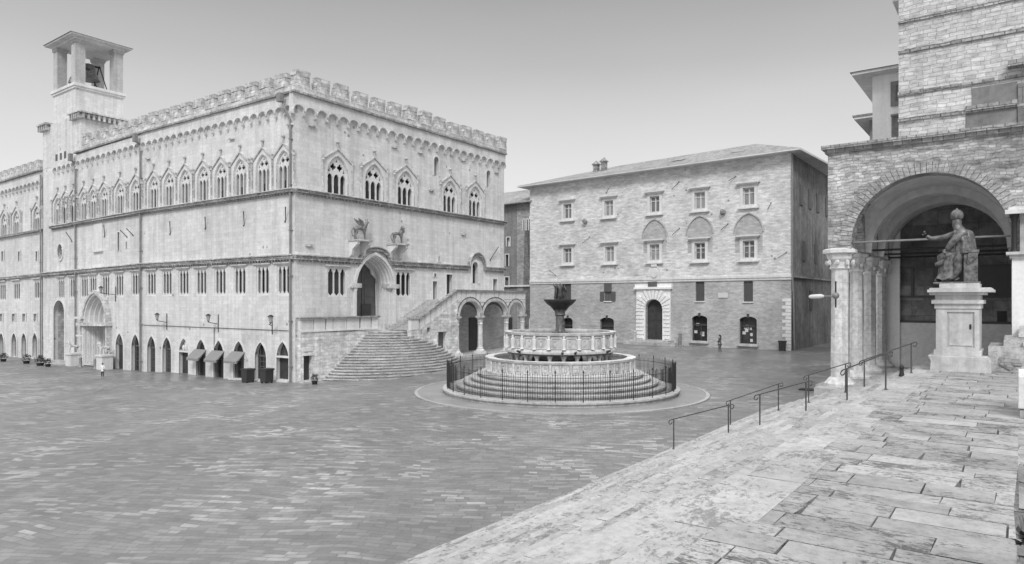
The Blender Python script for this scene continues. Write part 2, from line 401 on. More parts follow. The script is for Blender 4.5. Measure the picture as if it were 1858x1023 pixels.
def shrink(loop,d):
    c=V((sum(p[0] for p in loop)/len(loop),sum(p[1] for p in loop)/len(loop)))
    return [(c.x+(p[0]-c.x)*(1-d),c.y+(p[1]-c.y)*(1-d)) for p in loop]
# skinned figures ---------------------------------------------------------
def skin(name,mat,base,pts,edges,root,parent=None,sub=1,rotz=0,scale=1,disp=0):
    """one continuous body: pts {name:(x,y,z,r)} in metres round the figure's base"""
    names=list(pts); idx={n:i for i,n in enumerate(names)}
    me=bpy.data.meshes.new(name)
    c,s_=math.cos(rotz),math.sin(rotz)
    vs=[]
    for n in names:
        x,y,z=[q*scale for q in pts[n][:3]]
        vs.append((x*c-y*s_,x*s_+y*c,z))
    me.from_pydata(vs,[(idx[a],idx[b]) for a,b in edges],[])
    me.materials.append(M[mat])
    o=bpy.data.objects.new(name,me); COL.objects.link(o)
    m=o.modifiers.new('skin','SKIN'); m.use_smooth_shade=True
    lay=me.skin_vertices[0].data if me.skin_vertices else None
    if lay is None:
        bm=bmesh.new(); bm.from_mesh(me); bm.verts.layers.skin.verify(); bm.to_mesh(me); bm.free(); lay=me.skin_vertices[0].data
    for n in names:
        r=pts[n][3]*scale; rr=(r,r) if len(pts[n])<5 else (pts[n][3]*scale,pts[n][4]*scale)
        lay[idx[n]].radius=rr
    lay[idx[root]].use_root=True
    sb=o.modifiers.new('sub','SUBSURF'); sb.levels=sub; sb.render_levels=sub
    place(o,V(base),parent)
    return o
# ------------------------------------------------------------------ ground
P0=V((-14.27,45.5,0)); P1=V((26.72,66.2,0))
FL=F(P0,(-.819,.573),(-.573,-.819))      # long flank of the palace towards the street
FF=F(P0,(.573,.819),(.819,-.573))        # front of the palace towards the fountain
FA=F(P1,(-.77,.638),(-.638,-.77))        # far palace across the square
FS=F(P1,(.5934,.8049),(.8049,-.5934))    # its dark street side
CP=[(0,8,-5),(-10,12,-5.05),(5.3,22.9,-5),(2.65,38,-5),(2.65,29,-5),(9,40,-5),(-5,36,-5),(-15.2,44.8,-5.36),(-17,47,-5.55),(-21.2,50.3,-5.65),
(-33.3,58.9,-5.84),(-40,63.5,-5.84),(-54,73,-5.86),(-22,24,-5.3),(-32,40,-5.6),(-11.5,45,-5.42),(-8.5,46.3,-5.38),(-6,48.6,-5.15),(-3.2,52,-4.75),
(-2,58,-4.55),(0,62,-4.6),(8,72,-4.75),(26,66,-4.8),(1,84,-4.75),(15,58,-4.85),(20,46,-4.95),(14,33,-5),(40,90,-4.8),(-90,95,-6.0),(60,60,-4.8),(0,-20,-5),(-60,20,-5.9)]
def gz(x,y):
    sw=0;sz=0
    for a,b,c in CP:
        d=(x-a)**2+(y-b)**2+.4; w=1/d**1.6; sw+=w; sz+=w*c
    return sz/sw
def gP(x,y,dz=0): return V((x,y,gz(x,y)+dz))
def ground():
    xs=[-600,-300,-160,-110]+[-80+2*i for i in range(76)]+[90,140,300,600]; ys=[-80,-30]+[-10+2*i for i in range(61)]+[130,180,320,700]
    vs=[(x,y,gz(x,y)) for y in ys for x in xs]; n=len(xs)
    fs=[(j*n+i,j*n+i+1,(j+1)*n+i+1,(j+1)*n+i) for j in range(len(ys)-1) for i in range(n-1)]
    me=bpy.data.meshes.new('piazza_ground'); me.from_pydata(vs,[],fs)
    uv=me.uv_layers.new(name='UVMap'); a=R(-8)
    for l in me.loops:
        p=me.vertices[l.vertex_index].co; uv.data[l.index].uv=(p.x*math.cos(a)+p.y*math.sin(a),-p.x*math.sin(a)+p.y*math.cos(a))
    me.materials.append(M['piazza']); me.shade_smooth()
    o=bpy.data.objects.new('piazza_ground',me); COL.objects.link(o); tag(o,kind='structure')
ground()
# ------------------------------------------------------------------ the crenellated palace
class FSh(F):
    """the long flank follows the falling street: its courses sink a little beyond the twentieth metre"""
    def P(s,u,w,z): return s.O+s.ex*u+s.n*w+V((0,0,z-max(0,u-19.5)*.018))
    def sv(s,px,py,w=0):
        u,z=F.sv(s,px,py,w); return u,z+max(0,u-19.5)*.018
FL=FSh(P0,(-.819,.573),(-.573,-.819))
pal=thing('crenellated_palace',(-14.27,45.5,-5.4),'large pale stone palace with battlements, rows of pointed windows and a corner towards the square','palace')
LEN=23.6
def gothic(f,u,zs,W,H,parent):
    k=.78; zt=zs+H; h=math.sqrt((W*k)**2-(W*k-W/2)**2); sp=zt-h
    Wg=W+.78; zsh=zs+H*.86; pk=zt+.45
    op=garch(u-W/2,u+W/2,zs,zt,k=k)
    a=MB().plate(f,[(u-Wg/2,zs),(u+Wg/2,zs),(u+Wg/2,zsh),(u,pk),(u-Wg/2,zsh)],0,.06,[op],back=False)
    wd=a.build('gothic_window','trim',parent)
    MB().strip(f,[(u-Wg/2-.05,zs),(u-Wg/2-.05,zsh),(u,pk+.06),(u+Wg/2+.05,zsh),(u+Wg/2+.05,zs)],.085,0,.15).strip(f,garch(u-W/2-.05,u+W/2+.05,zs,zt+.06,k=k)[1:]+[(u-W/2-.05,zs)],.05,.06,.1).build('hood_mould','palace_rough',wd)
    MB().lathe(tuple(f.P(u,.1,pk)),[(.05,0),(.045,.4),(.12,.48),(.12,.56),(.03,.64)],6).build('finial','palace_rough',wd)
    fn=MB()
    for sx in (-1,1): fn.box(f,u+sx*(Wg/2+.05)-.07,u+sx*(Wg/2+.05)+.07,.0,.22,zsh-.05,zsh+.28)
    fn.each('pinnacle','palace_rough',wd)
    lw=W/3-.085; holes=[]
    for i in (-1,0,1): holes.append(garch(u+i*W/3-lw/2,u+i*W/3+lw/2,zs+.08,sp+.05,n=4,k=.9))
    for i in (-1,1): holes.append(quat(u+i*W*.17,sp+h*.40,W*.15))
    holes.append([(u-.1,sp+h*.68),(u+.1,sp+h*.68),(u,sp+h*.86)])
    for i in (-1,1): holes.append([(u+i*W*.33,sp+.16),(u+i*W*.44,sp+.16),(u+i*W*.36,sp+h*.38)])
    MB().plate(f,op,-.15,-.05,holes,sides=False).build('tracery','trim',wd)
    MB().box(f,u-W/2-.1,u+W/2+.1,-.42,-.38,zs-.1,zt).build('pane','glass',wd)
    cu=MB()
    for i in (-1,0,1):
        cu.box(f,u+i*W/3-lw*.42,u+i*W/3+lw*.1,-.375,-.36,zs+H*.28,zs+H*.62)
    cu.each('curtain','glass_pale',wd)
    return wd,op
def trifora(f,u,z0,z1,W,parent):
    """flat-topped window of three slender lights with cusped ends"""
    lw=W/3-.09; holes=[]
    for i in (-1,0,1):
        c=u+i*W/3; holes.append([(c-lw/2,z0+.22),(c-lw*.28,z0+.1),(c,z0),(c+lw*.28,z0+.1),(c+lw/2,z0+.22),(c+lw/2,z1-.3),(c+lw*.3,z1-.2),(c+lw*.2,z1-.06),(c,z1),(c-lw*.2,z1-.06),(c-lw*.3,z1-.2),(c-lw/2,z1-.3)])
    op=rect(u-W/2-.05,u+W/2+.05,z0-.06,z1+.06)
    wd=MB().plate(f,op,-.14,-.07,holes,sides=False).build('three_light_window','trim',parent)
    MB().box(f,u-W/2-.3,u+W/2+.3,.003,.12,z1+.16,z1+.26).build('lintel_mould','palace_rough',wd)
    MB().box(f,u-W/2-.1,u+W/2+.1,-.42,-.38,z0-.1,z1+.1).build('pane','glass',wd)
    return wd,op
holesF=[]; holesL=[]
SILL=7.36
# front upper windows
proto=None
for px in (611.5,678,735.5,816,861.5):
    u,_=FF.sv(px,300)
    if proto is None:
        proto,op=gothic(FF,u,SILL,1.75,2.7,pal); u0=u
    else: ctree(proto,pal,FF.ex*(u-u0)); op=garch(u-.875,u+.875,SILL,SILL+2.7,k=.78)
    holesF.append(op)
# flank upper windows
GP=(516,478,437,402,369.6,337,308,280,247.5,219,190,170.4,153,134.5,120,106)
protoL=None
for px in GP:
    u,_=FL.sv(px,300)
    if protoL is None: protoL,op=gothic(FL,u,SILL,1.36,2.6,pal); u0=u
    else: ctree(protoL,pal,FL.P(u,0,0)-FL.P(u0,0,0)); op=garch(u-.68,u+.68,SILL,SILL+2.6,k=.78)
    holesL.append(op)
# three-light windows
for i,px in enumerate((612.3,733)):
    u,_=FF.sv(px,500)
    if i==0: p3,op=trifora(FF,u,.32,2.22,1.62,pal); u0=u
    else: ctree(p3,pal,FF.ex*(u-u0)); op=rect(u-.86,u+.86,.26,2.28)
    holesF.append(op)
for i,px in enumerate((514,476,434.5,399,364.5,332.7,302.4,274,245.8,216,191,168,152.5,132,110.5)):
    u,_=FL.sv(px,500)
    if i==0: p3,op=trifora(FL,u,.42,2.3,1.3,pal); u0=u
    else: ctree(p3,pal,FL.P(u,0,0)-FL.P(u0,0,0)); op=rect(u-.7,u+.7,.36,2.36)
    holesL.append(op)
# small arched openings high on the front and plain doors on the balcony
def small(f,px0,px1,py0,py1,kind,nm,mat,depth=.35,surround=True):
    u0,z1=f.sv(px0,py0); u1,z0=f.sv(px1,py1); zc=f.sv((px0+px1)/2,py0)[1]; z0=f.sv((px0+px1)/2,py1)[1]
    u0,u1=min(u0,u1),max(u0,u1)
    op=rect(u0,u1,z0,zc) if kind=='r' else (rarch(u0,u1,z0,zc-(u1-u0)/2) if kind=='a' else garch(u0,u1,z0,zc,k=.85))
    m=MB()
    if surround: m.strip(f,[op[0]]+list(op[:1:-1])+[op[1]] if kind!='r' else [op[0],op[3],op[2],op[1]],.12,.003,.06)
    else: m.box(f,u0-.08,u1+.08,.003,.05,z0-.1,z0-.02)
    o=m.build(nm,'trim',pal)
    MB().box(f,u0-.05,u1+.05,-depth-.04,-depth,z0-.05,zc+.05).build('leaf' if 'door' in nm else 'pane',mat,o)
    return op,o
for a in ((786,796.5,283,319,'a','round_headed_opening','glass_pale'),(881.5,890,308,340,'a','round_headed_opening','glass_pale'),
          (784,793.5,509,543,'r','balcony_door','door_grey'),(808.6,821,496.6,539,'r','balcony_door','door'),(893.5,902,505,527,'r','balcony_door','door'),
          (786.3,792,495,503,'r','small_window','glass'),(794,798,464,476,'r','slit_window','glass')):
    op,o=small(FF,*a); holesF.append(op)
# round-hooded window beside the balcony
u0,_=FF.sv(854.5,473);u1,_=FF.sv(868,473);z1=FF.sv(861,473)[1];z0=FF.sv(861,514)[1]
op=rarch(u0,u1,z0,z1-(u1-u0)/2); holesF.append(op)
hw=MB().strip(FF,[op[0]]+list(op[:1:-1])+[op[1]],.22,0,.1).build('hooded_window','trim',pal)
MB().box(FF,u0-.1,u1+.1,-.44,-.4,z0-.1,z1+.1).build('pane','glass',hw)
MB().box(FF,(u0+u1)/2-.05,(u0+u1)/2+.05,-.39,-.3,z0,z1-.3).box(FF,u0,u1,-.39,-.32,z1-.75,z1-.67).build('frame','door_grey',hw)
uh0,_=FF.sv(849,490);uh1,_=FF.sv(878.5,490);HC=(uh0+uh1)/2; HR=(uh1-uh0)/2
# string courses, jumping over the portal and the hooded window
PC0,_=FF.sv(652,472);PC1,_=FF.sv(706,477);PCc=(PC0+PC1)/2; PCz=FF.sv(680,452)[1]
ZC=2.84
def gsemi(c,r,zs,zt,n=10): return [(c-r*math.cos(PI*i/n),zs+(zt-zs)*math.sin(PI*i/n)**.9) for i in range(n+1)]
course=[(-.1,ZC),(PC0,ZC)]+gsemi(PCc,(PC1-PC0)/2,ZC,PCz)[1:-1]+[(PC1,ZC),(uh0,ZC)]+gsemi(HC,HR,ZC,FF.sv(864,462)[1])[1:-1]+[(uh1,ZC),(LEN,ZC)]
MB().strip(FF,course,.26,0,.22).build('string_course','dirty_trim',pal)
MB().strip(FF,[(p[0],p[1]+.17) for p in course],.08,0,.3).build('string_course_fillet','palace_rough',pal)
MB().box(FF,-.1,LEN+.1,.003,.28,SILL-.22,SILL-.03).build('sill_course','dirty_trim',pal)
MB().box(FF,-.1,LEN+.1,.003,.36,SILL-.03,SILL+.03).build('sill_course_fillet','palace_rough',pal)
def dentils(f,ua,ub,z,w,skip=()):
    m=MB(); u=ua
    while u<ub:
        if not any(p<u<q for p,q in skip): m.box(f,u,u+.15,.002,w,z-.11,z)
        u+=.31
    return m.build('dentil_band','dirty_trim',pal)
dentils(FF,.3,LEN-.3,ZC-.131,.17,((PC0-.2,PC1+.2),(uh0-.2,uh1+.2))); dentils(FF,.3,LEN-.2,SILL-.221,.2)
dentils(FL,.3,38.0,ZC-.131,.17); dentils(FL,.3,36.2,SILL-.221,.2)
def Lbar(z0,z1,w1,ua,ub,nm,mat):
    m=MB(); us=[ua,19.5,ub] if ua<19.5<ub else [ua,ub]
    for a,b in zip(us,us[1:]): m.box(FL,a,b,.003,w1,z0,z1)
    return m.build(nm,mat,pal)
Lbar(ZC-.13,ZC+.13,.22,-.05,38.2,'string_course','dirty_trim'); Lbar(ZC+.13,ZC+.21,.3,-.05,38.2,'string_course_fillet','palace_rough')
Lbar(SILL-.22,SILL-.03,.28,-.05,36.4,'sill_course','dirty_trim'); Lbar(SILL-.03,SILL+.03,.36,-.05,36.4,'sill_course_fillet','palace_rough')
# great portal of the front --------------------------------------------------
pu0,_=FF.sv(645,500);pu1,_=FF.sv(712,500); pc=(pu0+pu1)/2; pw=pu1-pu0
zd=-2.25; zap=FF.sv(678,463)[1]
def porch(k,zt): return garch(pc-pw/2*k,pc+pw/2*k,zd,zt,k=.66)
holesF.append(porch(1.0,zap))
por=MB()
ks=[1.0,.94,.88,.82,.76]; 
for i in range(4):
    w1=.02-.26*i; w0=w1-.28
    por.plate(FF,porch(ks[i]+.012,zap-(1-ks[i])*pw*.42+.02),w0,w1,[porch(ks[i+1],zap-(1-ks[i+1])*pw*.42)],sides=False)
por=por.build('portal','trim',pal)
MB().strip(FF,porch(1.07,zap+.12)[1:]+[(pc-pw/2*1.07,zd)],.2,.003,.16).build('archivolt','trim',por)
col=MB()
for i in range(4):
    for sx in (-1,1):
        c=FF.P(pc+sx*(pw/2*(ks[i]+ks[i+1])/2*1.03),.05-.26*i,0); col.lathe((c.x,c.y,0),[(.07,zd),(.07,.7),(.11,.72),(.12,.95)],8)
col.each('jamb_column','pillar',por,smooth=40)
imp=MB()
zi=FF.sv(700,520)[1]
for sx in (-1,1):
    a=pc+sx*pw/2*.78; b=pc+sx*(pw/2+.55)
    imp.box(FF,min(a,b),max(a,b),-1.1,.22,zi-.12,zi+.2)
imp.each('impost','palace_rough',por)
dk=.76; zdt=zap-(1-dk)*pw*.42
dl=MB(); ow=pw/2*dk
tre=[(pc-ow,zd),(pc+ow,zd),(pc+ow,zi+.15)]+[(pc+ow*.97-.0,zi+.6),(pc+ow*.62,zi+.95),(pc+ow*.5,zi+1.35),(pc,zi+1.85),(pc-ow*.5,zi+1.35),(pc-ow*.62,zi+.95),(pc-ow*.97,zi+.6)]+[(pc-ow,zi+.15)]
MB().plate(FF,[(pc-ow-.2,zd),(pc+ow+.2,zd),(pc+ow+.2,zdt+.2),(pc-ow-.2,zdt+.2)],-1.3,-1.16,[shrink(tre,.02)],sides=False).build('tympanum','trim',por)
dr=MB().box(FF,pc-ow,pc+ow,-1.42,-1.35,zd,zdt)
for i in range(5):
    for sx in (-1,1): dr.box(FF,pc+sx*ow*.52-ow*.36,pc+sx*ow*.52+ow*.36,-1.349,-1.31,zd+.15+i*.8,zd+.8+i*.8)
dr=dr.box(FF,pc-.04,pc+.04,-1.349,-1.29,zd,zdt-.2).build('door','door_grey',por)
MB().box(FF,pc-.1,pc+ow*.62,-1.309,-1.27,zd,zd+2.0).build('wicket','door',dr)
# flank: shops ------------------------------------------------------------
shops=((513,618,688,'sign'),(473,619,688,'g'),(433.5,617,686,'aw'),(397,616,685,'aw'),(364.8,614,684,'aw'),(333.6,612,681,'statue'),(303,610,679,'g'),(275,608,676,'g'),(246,605,673,'g'),(217,603,670,'open'))
for i,(px,pt,pb,kd) in enumerate(shops):
    u,zt=FL.sv(px,pt); zb=FL.sv(px,pb)[1]-.02; W=1.42; zt=max(zt,zb+2.5)
    op=garch(u-W/2,u+W/2,zb,zt,k=.95); holesL.append(op)
    sp=zt-W*.72
    o=MB().strip(FL,[op[0]]+list(op[:1:-1])+[op[1]],.13,.003,.035).box(FL,u-W/2-.15,u+W/2+.15,.003,.3,zb-.2,zb-.03).build('shop_doorway','trim',pal)
    mt='door' if kd in('open','statue','sign') else 'glass'
    MB().box(FL,u-W/2-.1,u+W/2+.1,-.34,-.3,zb-.1,zt+.1).build('door_leaf',mt,o)
    if kd=='g':
        m=MB()
        for k in range(5): m.box(FL,u-W/2,u+W/2,-.299,-.27,zb+.12+k*.36,zb+.15+k*.36)
        for k in (-1,0,1): m.box(FL,u+k*.42-.02,u+k*.42+.02,-.299,-.265,zb,zt)
        m.box(FL,u-W/2,u+W/2,-.299,-.25,sp-.06,sp+.06)
        m.build('door_grille','door_grey',o)
    elif kd=='open':
        MB().box(FL,u-W/2,u+W/2,-.299,-.2,sp-.05,sp+.05).box(FL,u-W/2,u+W/2,-.299,-.28,sp+.05,zt+.05).build('fanlight','door_grey',o)
    elif kd in('statue','sign'):
        MB().box(FL,u-W/2-.05,u+W/2+.05,-.299,.04,sp-.12,sp).build('transom','trim',o)
        m=MB()
        if kd=='statue':
            m.plate(FL,quat(u-.1,sp+.55,.4),-.25,-.21)
            m.blob(FL.P(u-.25,-.1,sp+.3),.16,.16,.34).blob(FL.P(u-.25,-.1,sp+.72),.1,.1,.12)
            m.blob(FL.P(u+.15,-.1,sp+.22),.13,.13,.24)
        else:
            for a in range(0,7): m.path([FL.P(u,-.25,sp),FL.P(u+.6*math.cos(PI*a/6),-.25,sp+.8*math.sin(PI*a/6))],.018,5)
        m.build('lunette','trim' if kd=='statue' else 'door_grey',o)
    if kd=='aw':
        P=FL.P; z1=sp+.22; z0=sp-.42; x0=u-W/2-.06; x1=u+W/2+.06
        aw=MB().add([P(x0,.05,z1),P(x1,.05,z1),P(x1,.72,z0),P(x0,.72,z0),P(x0,.05,z1-.03),P(x1,.05,z1-.03),P(x1,.70,z0-.16),P(x0,.70,z0-.16),P(x1,.72,z0-.16),P(x0,.72,z0-.16)],
            [(0,1,2,3),(4,5,6,7),(3,2,8,9),(9,8,6,7),(0,3,9,7,4),(1,2,8,6,5),(0,1,5,4)]).build('awning','awning',o)
        MB().tube(P(x0,.05,z0+.1),P(x0,.70,z0),.015).tube(P(x1,.05,z0+.1),P(x1,.70,z0),.015).each('awning_arm','iron',aw)
        MB().box(FL,u-W/2,u-W/2+.35,-.299,-.15,zb,sp-.2).box(FL,u+W/2-.3,u+W/2,-.299,-.15,zb,sp-.2).build('door_frame','door_grey',o)
# grand street portal under the pointed windows ------------------------------
qu,_=FL.sv(178.5,600); qzt=FL.sv(176,531)[1]; qzb=FL.sv(178,663)[1]; qW=4.3
def qarch(k,zt): return garch(qu-qW/2*k,qu+qW/2*k,qzb,zt,k=.62)
holesL.append(qarch(1,qzt))
qp=MB(); kq=[1,.9,.8,.7,.6,.5]
for i in range(5):
    w1=.3-.32*i; qp.plate(FL,qarch(kq[i]+.015,qzt-(1-kq[i])*qW*.45+.03),w1-.34,w1,[qarch(kq[i+1],qzt-(1-kq[i+1])*qW*.45)],sides=(i==0))
qp=qp.build('street_portal','trim',pal)
MB().strip(FL,qarch(1.06,qzt+.1)[1:]+[(qu-qW/2*1.06,qzb)],.26,.003,.42).build('archivolt','palace_rough',qp)
qz=FL.sv(178,588)[1]
MB().box(FL,qu-qW/2-.4,qu+qW/2+.9,-1.2,.55,qz-.15,qz+.15).build('cornice','palace_rough',qp)
MB().box(FL,qu-qW*.25,qu+qW*.25,-1.5,-1.42,qzb,qz).box(FL,qu-.06,qu+.06,-1.419,-1.36,qzb,qz).build('door','door',qp)
MB().box(FL,qu-qW*.3,qu+qW*.3,-1.6,-1.52,qz,qzt).build('lunette_wall','trim',qp)
st=MB()
for k,h in ((-.75,1.1),(0,1.5),(.75,1.1)):
    c=FL.P(qu+k,-1.05,qz+.15); st.lathe((c.x,c.y,0),[(.27,c.z),(.2,c.z+h*.35),(.26,c.z+h*.68),(.1,c.z+h*.8),(.14,c.z+h*.9),(.05,c.z+h)],10)
st.each('saint_figure','trim',qp,smooth=60)
cb=MB()
for sx in (-1,1):
    for j in range(4):
        c=FL.P(qu+sx*(qW/2*(kq[j]+kq[j+1])/2*1.04),.34-.32*j,0); cb.lathe((c.x,c.y,0),[(.08,qzb-.3),(.08,qz-.2)],8)
cb.each('jamb_column','pillar',qp,smooth=40)
# tower passage arch and smaller things on the flank
u,zt=FL.sv(107.5,543); zb=FL.sv(107.5,655)[1]; W=2.5
op=rarch(u-W/2,u+W/2,zb-.4,zt-W/2); holesL.append(op)
pa=MB().strip(FL,[op[0]]+list(op[:1:-1])+[op[1]],.2,.003,.06).build('passage_arch','trim',pal)
MB().box(FL,u-W/2-.1,u+W/2+.1,-2.6,-2.5,zb-.5,zt+.1).build('passage_back_wall','palace_rough',pa)
MB().add([FL.P(u+sx*W/2,w,z) for sx in(-1,1) for (w,z) in ((-.4,zb-.5),(-2.5,zb-.5),(-2.5,zt),(-.4,zt))]+[FL.P(u-W/2,-.4,zt),FL.P(u+W/2,-.4,zt),FL.P(u+W/2,-2.5,zt),FL.P(u-W/2,-2.5,zt)],[(0,1,2,3),(4,5,6,7),(8,9,10,11)]).build('passage_side_walls','palace_rough',pa)
MB().box(FL,u-.3,u+.3,-2.499,-2.4,zb,zb+1.3).build('inner_door','door',pa)
for (x0,x1,y0,y1) in ((101,104.5,281,296),(109,112.5,278,293),(117,120.5,275,289)):
    pass
for a in ((213.5,218.5,420,455,'r','slit_window','glass'),(228.5,232,437,451,'r','slit_window','glass')):
    op,o=small(FL,*a); holesL.append(op)
# round window of the tower
u,z=FL.sv(110,457)
rl=[(u+.62*math.cos(2*PI*i/20),z+.8*math.sin(2*PI*i/20)) for i in range(20)]
holesL.append(rl)
rw=MB().strip(FL,rl,.14,.003,.1,closed=True).build('round_window','trim',pal)
MB().box(FL,u-.7,u+.7,-.3,-.26,z-.9,z+.9).build('pane','glass_pale',rw)
m=MB()
for k in range(8): m.path([FL.P(u,-.2,z),FL.P(u+.6*math.cos(PI*k/4),-.2,z+.78*math.sin(PI*k/4))],.04,5)
m.build('rose_tracery','palace_rough',rw)
u0,z1=FL.sv(187,405);u1,z0=FL.sv(172,455)
MB().box(FL,u0,u1,.003,.1,z0,z1).box(FL,u0-.1,u1+.1,.003,.2,z0-.14,z0).build('wall_tablet','trim',pal)
# ---- walls ------------------------------------------------------------------
TW=30.2; TE=38.4
def clampholes(hs,a,b): return [h for h in hs if min(p[0] for p in h)>a and max(p[0] for p in h)<b]
MB().plate(FF,rect(0,LEN,-6.4,13.1),-.4,0,holesF,back=False,sides=False).build('front_wall','palace',pal)
segs=[0,19.5,TW,TE]
# the flank wall is cut at joints that miss every opening
cuts=[0]
def free(x): return all(not(min(p[0] for p in h)-.05<x<max(p[0] for p in h)+.05) for h in holesL)
for want in (10,19.4,TW):
    x=want
    k=0
    while not free(x): k+=1; x=want+(.05*k*(1 if k%2 else -1))
    cuts.append(x)
TWc=cuts[-1]; cuts.append(TE)
wm=MB()
for a,b in zip(cuts,cuts[1:]):
    wm.plate(FL,rect(a,b,-6.9,13.1),-.4,0,clampholes(holesL,a,b),back=False,sides=False)
wm.build('flank_wall','palace',pal)
MB().box(FF,LEN-.02,LEN,-14,-.4,-6,14.2).build('rear_side_wall','palace',pal)
# arcaded corbel table and the parapet wall above it
def corbel_table(f,ua,ub,pitch,zb,zt,w,nm):
    n=round((ub-ua)/pitch); p=(ub-ua)/n; r=p*.43
    pts=[(ub,zt),(ua,zt)]
    for i in range(n):
        c=ua+(i+.5)*p
        pts+=[(ua+i*p,zb),(c-r,zb)] if i else [(ua,zb),(c-r,zb)]
        for k in range(1,8): pts.append((c-r*math.cos(PI*k/8),zb+.12+r*.95*math.sin(PI*k/8)))
        pts.append((c+r,zb))
    pts.append((ub,zb))
    m=MB()
    m.plate(f,pts,-.2,w)
    m2=MB()
    for i in range(n):
        c=ua+(i+.5)*p
        m2.strip(f,[(c-r*1.08*math.cos(PI*k/8),zb+.12+r*1.04*math.sin(PI*k/8)) for k in range(9)],.06,w,w+.06)
        m2.box(f,ua+i*p-.07,ua+i*p+.07,.0,w+.03,zb-.14,zb)
    m.build('corbel_table',"palace",pal); m2.build('corbel_moulding','palace_rough',pal)
corbel_table(FF,-.3,LEN,.95,12.35,13.62,.17,'front')
corbel_table(FL,0,19.5,.95,12.35,13.62,.17,'flank'); corbel_table(FL,19.5,TW+5.6,.95,12.35,13.45,.17,'flank')
# cornice
MB().box(FF,-.38,LEN+.05,.0,.32,13.6,13.74).build('cornice','dirty_trim',pal)
m=MB()
for a,b in ((-.38,19.5),(19.5,TW+1)): m.box(FL,a,b,.0,.32,13.6,13.74)
m.build('cornice','dirty_trim',pal)
MB().box(FF,-.3,LEN,-.3,.3,13.741,14.08).build('parapet','palace_rough',pal,jit=.02)
m=MB()
for a,b in ((.3,19.5),(19.5,TW)): m.box(FL,a,b,-.3,.3,13.741,14.08)
m.build('parapet','palace_rough',pal,jit=.02)
def merlon(f,u,w,h,nm='merlon'):
    m=MB(); rows=3
    for r in range(rows):
        z0=14.08+h*r/rows; z1=14.08+h*(r+1)/rows
        d=.04*random.random()
        m.box(f,u-w/2+d,u+w/2-.04*random.random(),-.28+d,.3-d,z0,z1)
    return m.build(nm,'palace_rough',pal,jit=.035)
mp=[merlon(FF,.45,1.15,1.1),merlon(FF,2.15,1.15,.98),merlon(FF,3.85,1.2,1.05)]
mu=[.45,2.15,3.85]; p=(LEN-1)/13
for i in range(3,14):
    j=random.randrange(3); u=.45+(LEN-1)*i/13
    ctree(mp[j],pal,FF.ex*(u-mu[j])+V((0,0,random.uniform(-.06,.04))))
ml=[merlon(FL,1.25,1.15,.98),merlon(FL,2.88,1.15,.92),merlon(FL,4.5,1.2,1.02)]; mu=[1.25,2.88,4.5]
for i in range(3,18):
    j=random.randrange(3); u=1.25+1.63*i
    if u>TW-.4: break
    ctree(ml[j],pal,FL.P(u,0,0)-FL.P(mu[j],0,0)+V((0,0,random.uniform(-.06,.04))))
# roof behind the parapet
P=lambda f,u,w,z:f.P(u,w,z)
c0=FF.P(0,-1,13.6);c1=FF.P(LEN,-1,13.6);c2=FF.P(LEN,-14,13.6);c3=FL.P(36,-1,13.6)
rA=FF.P(7,-7,15.7);rB=FL.P(28,-7,15.5)
MB().add([c0,c1,c2,FL.P(36,-12,13.2),c3,FF.P(5.8,-4.6,15.6),FF.P(14,-8,15.2),FL.P(24,-8,14.2)],[(0,1,6,5),(1,2,6),(0,5,7,4),(5,6,7),(2,3,7,6),(3,4,7)]).build('roof','tiles',pal)
# downpipes
def pipe(f,u,z0,z1,w=.16,r=.075,nm='downpipe'):
    m=MB().tube(f.P(u,w,z0),f.P(u,w,z1),r)
    z=z0+1
    while z<z1: m.box(f,u-.1,u+.1,.003,w+.08,z,z+.06); z+=3
    return m.build(nm,'pipe',pal)
pipe(FL,.28,-5.4,11.9); m=MB().path([FL.P(.28,.16,11.9),FL.P(.5,.4,12.6),FL.P(.75,.45,13.2)],.075).box(FL,.55,.95,.43,.75,13.05,13.6).build('downpipe_head','pipe',pal)
for px in (258,140): 
    u,_=FL.sv(px,400); pipe(FL,u,-6.0,12.9); MB().box(FL,u-.2,u+.2,.43,.7,12.9,13.55).path([FL.P(u,.16,12.7),FL.P(u,.55,13.0)],.075).build('downpipe_head','pipe',pal)
pipe(FL,38.55,-6,12.6)
# corner colonnette and iron banner rods, stone hooks
def rod(f,px0,py0,px1,py1,w=.35,r=.05):
    a=f.sv(px0,py0);b=f.sv(px1,py1)
    return MB().tube(f.P(a[0],w,a[1]),f.P(b[0],.0,b[1]),r*.8,r*.6,6).box(f,b[0]-.04,b[0]+.04,0,.07,b[1]-.05,b[1]+.05).build('banner_rod','rail_iron',pal)
for r_ in ((526,376,518,402),(450,384,443,409),(380,394,373,415),(316,402,309,425),(196,408,190,429),(226,418,231,430),(237,415,242,427),(127,421,131,438)): rod(FL,*r_)
for r_ in ((899,448,889,472),): rod(FF,*r_)
hk=MB()
for (px,py) in ((528,226),(422,252),(565,228),(270,288),(715,267),(762,277),(840,291),(782,345),(560,445),(840,425),(900,313)):
    f=FL if px<535 else FF; u,z=f.sv(px,py); hk.box(f,u-.28,u+.28,.0,.16,z-.06,z+.06)
hk.each('stone_hook','palace_rough',pal)
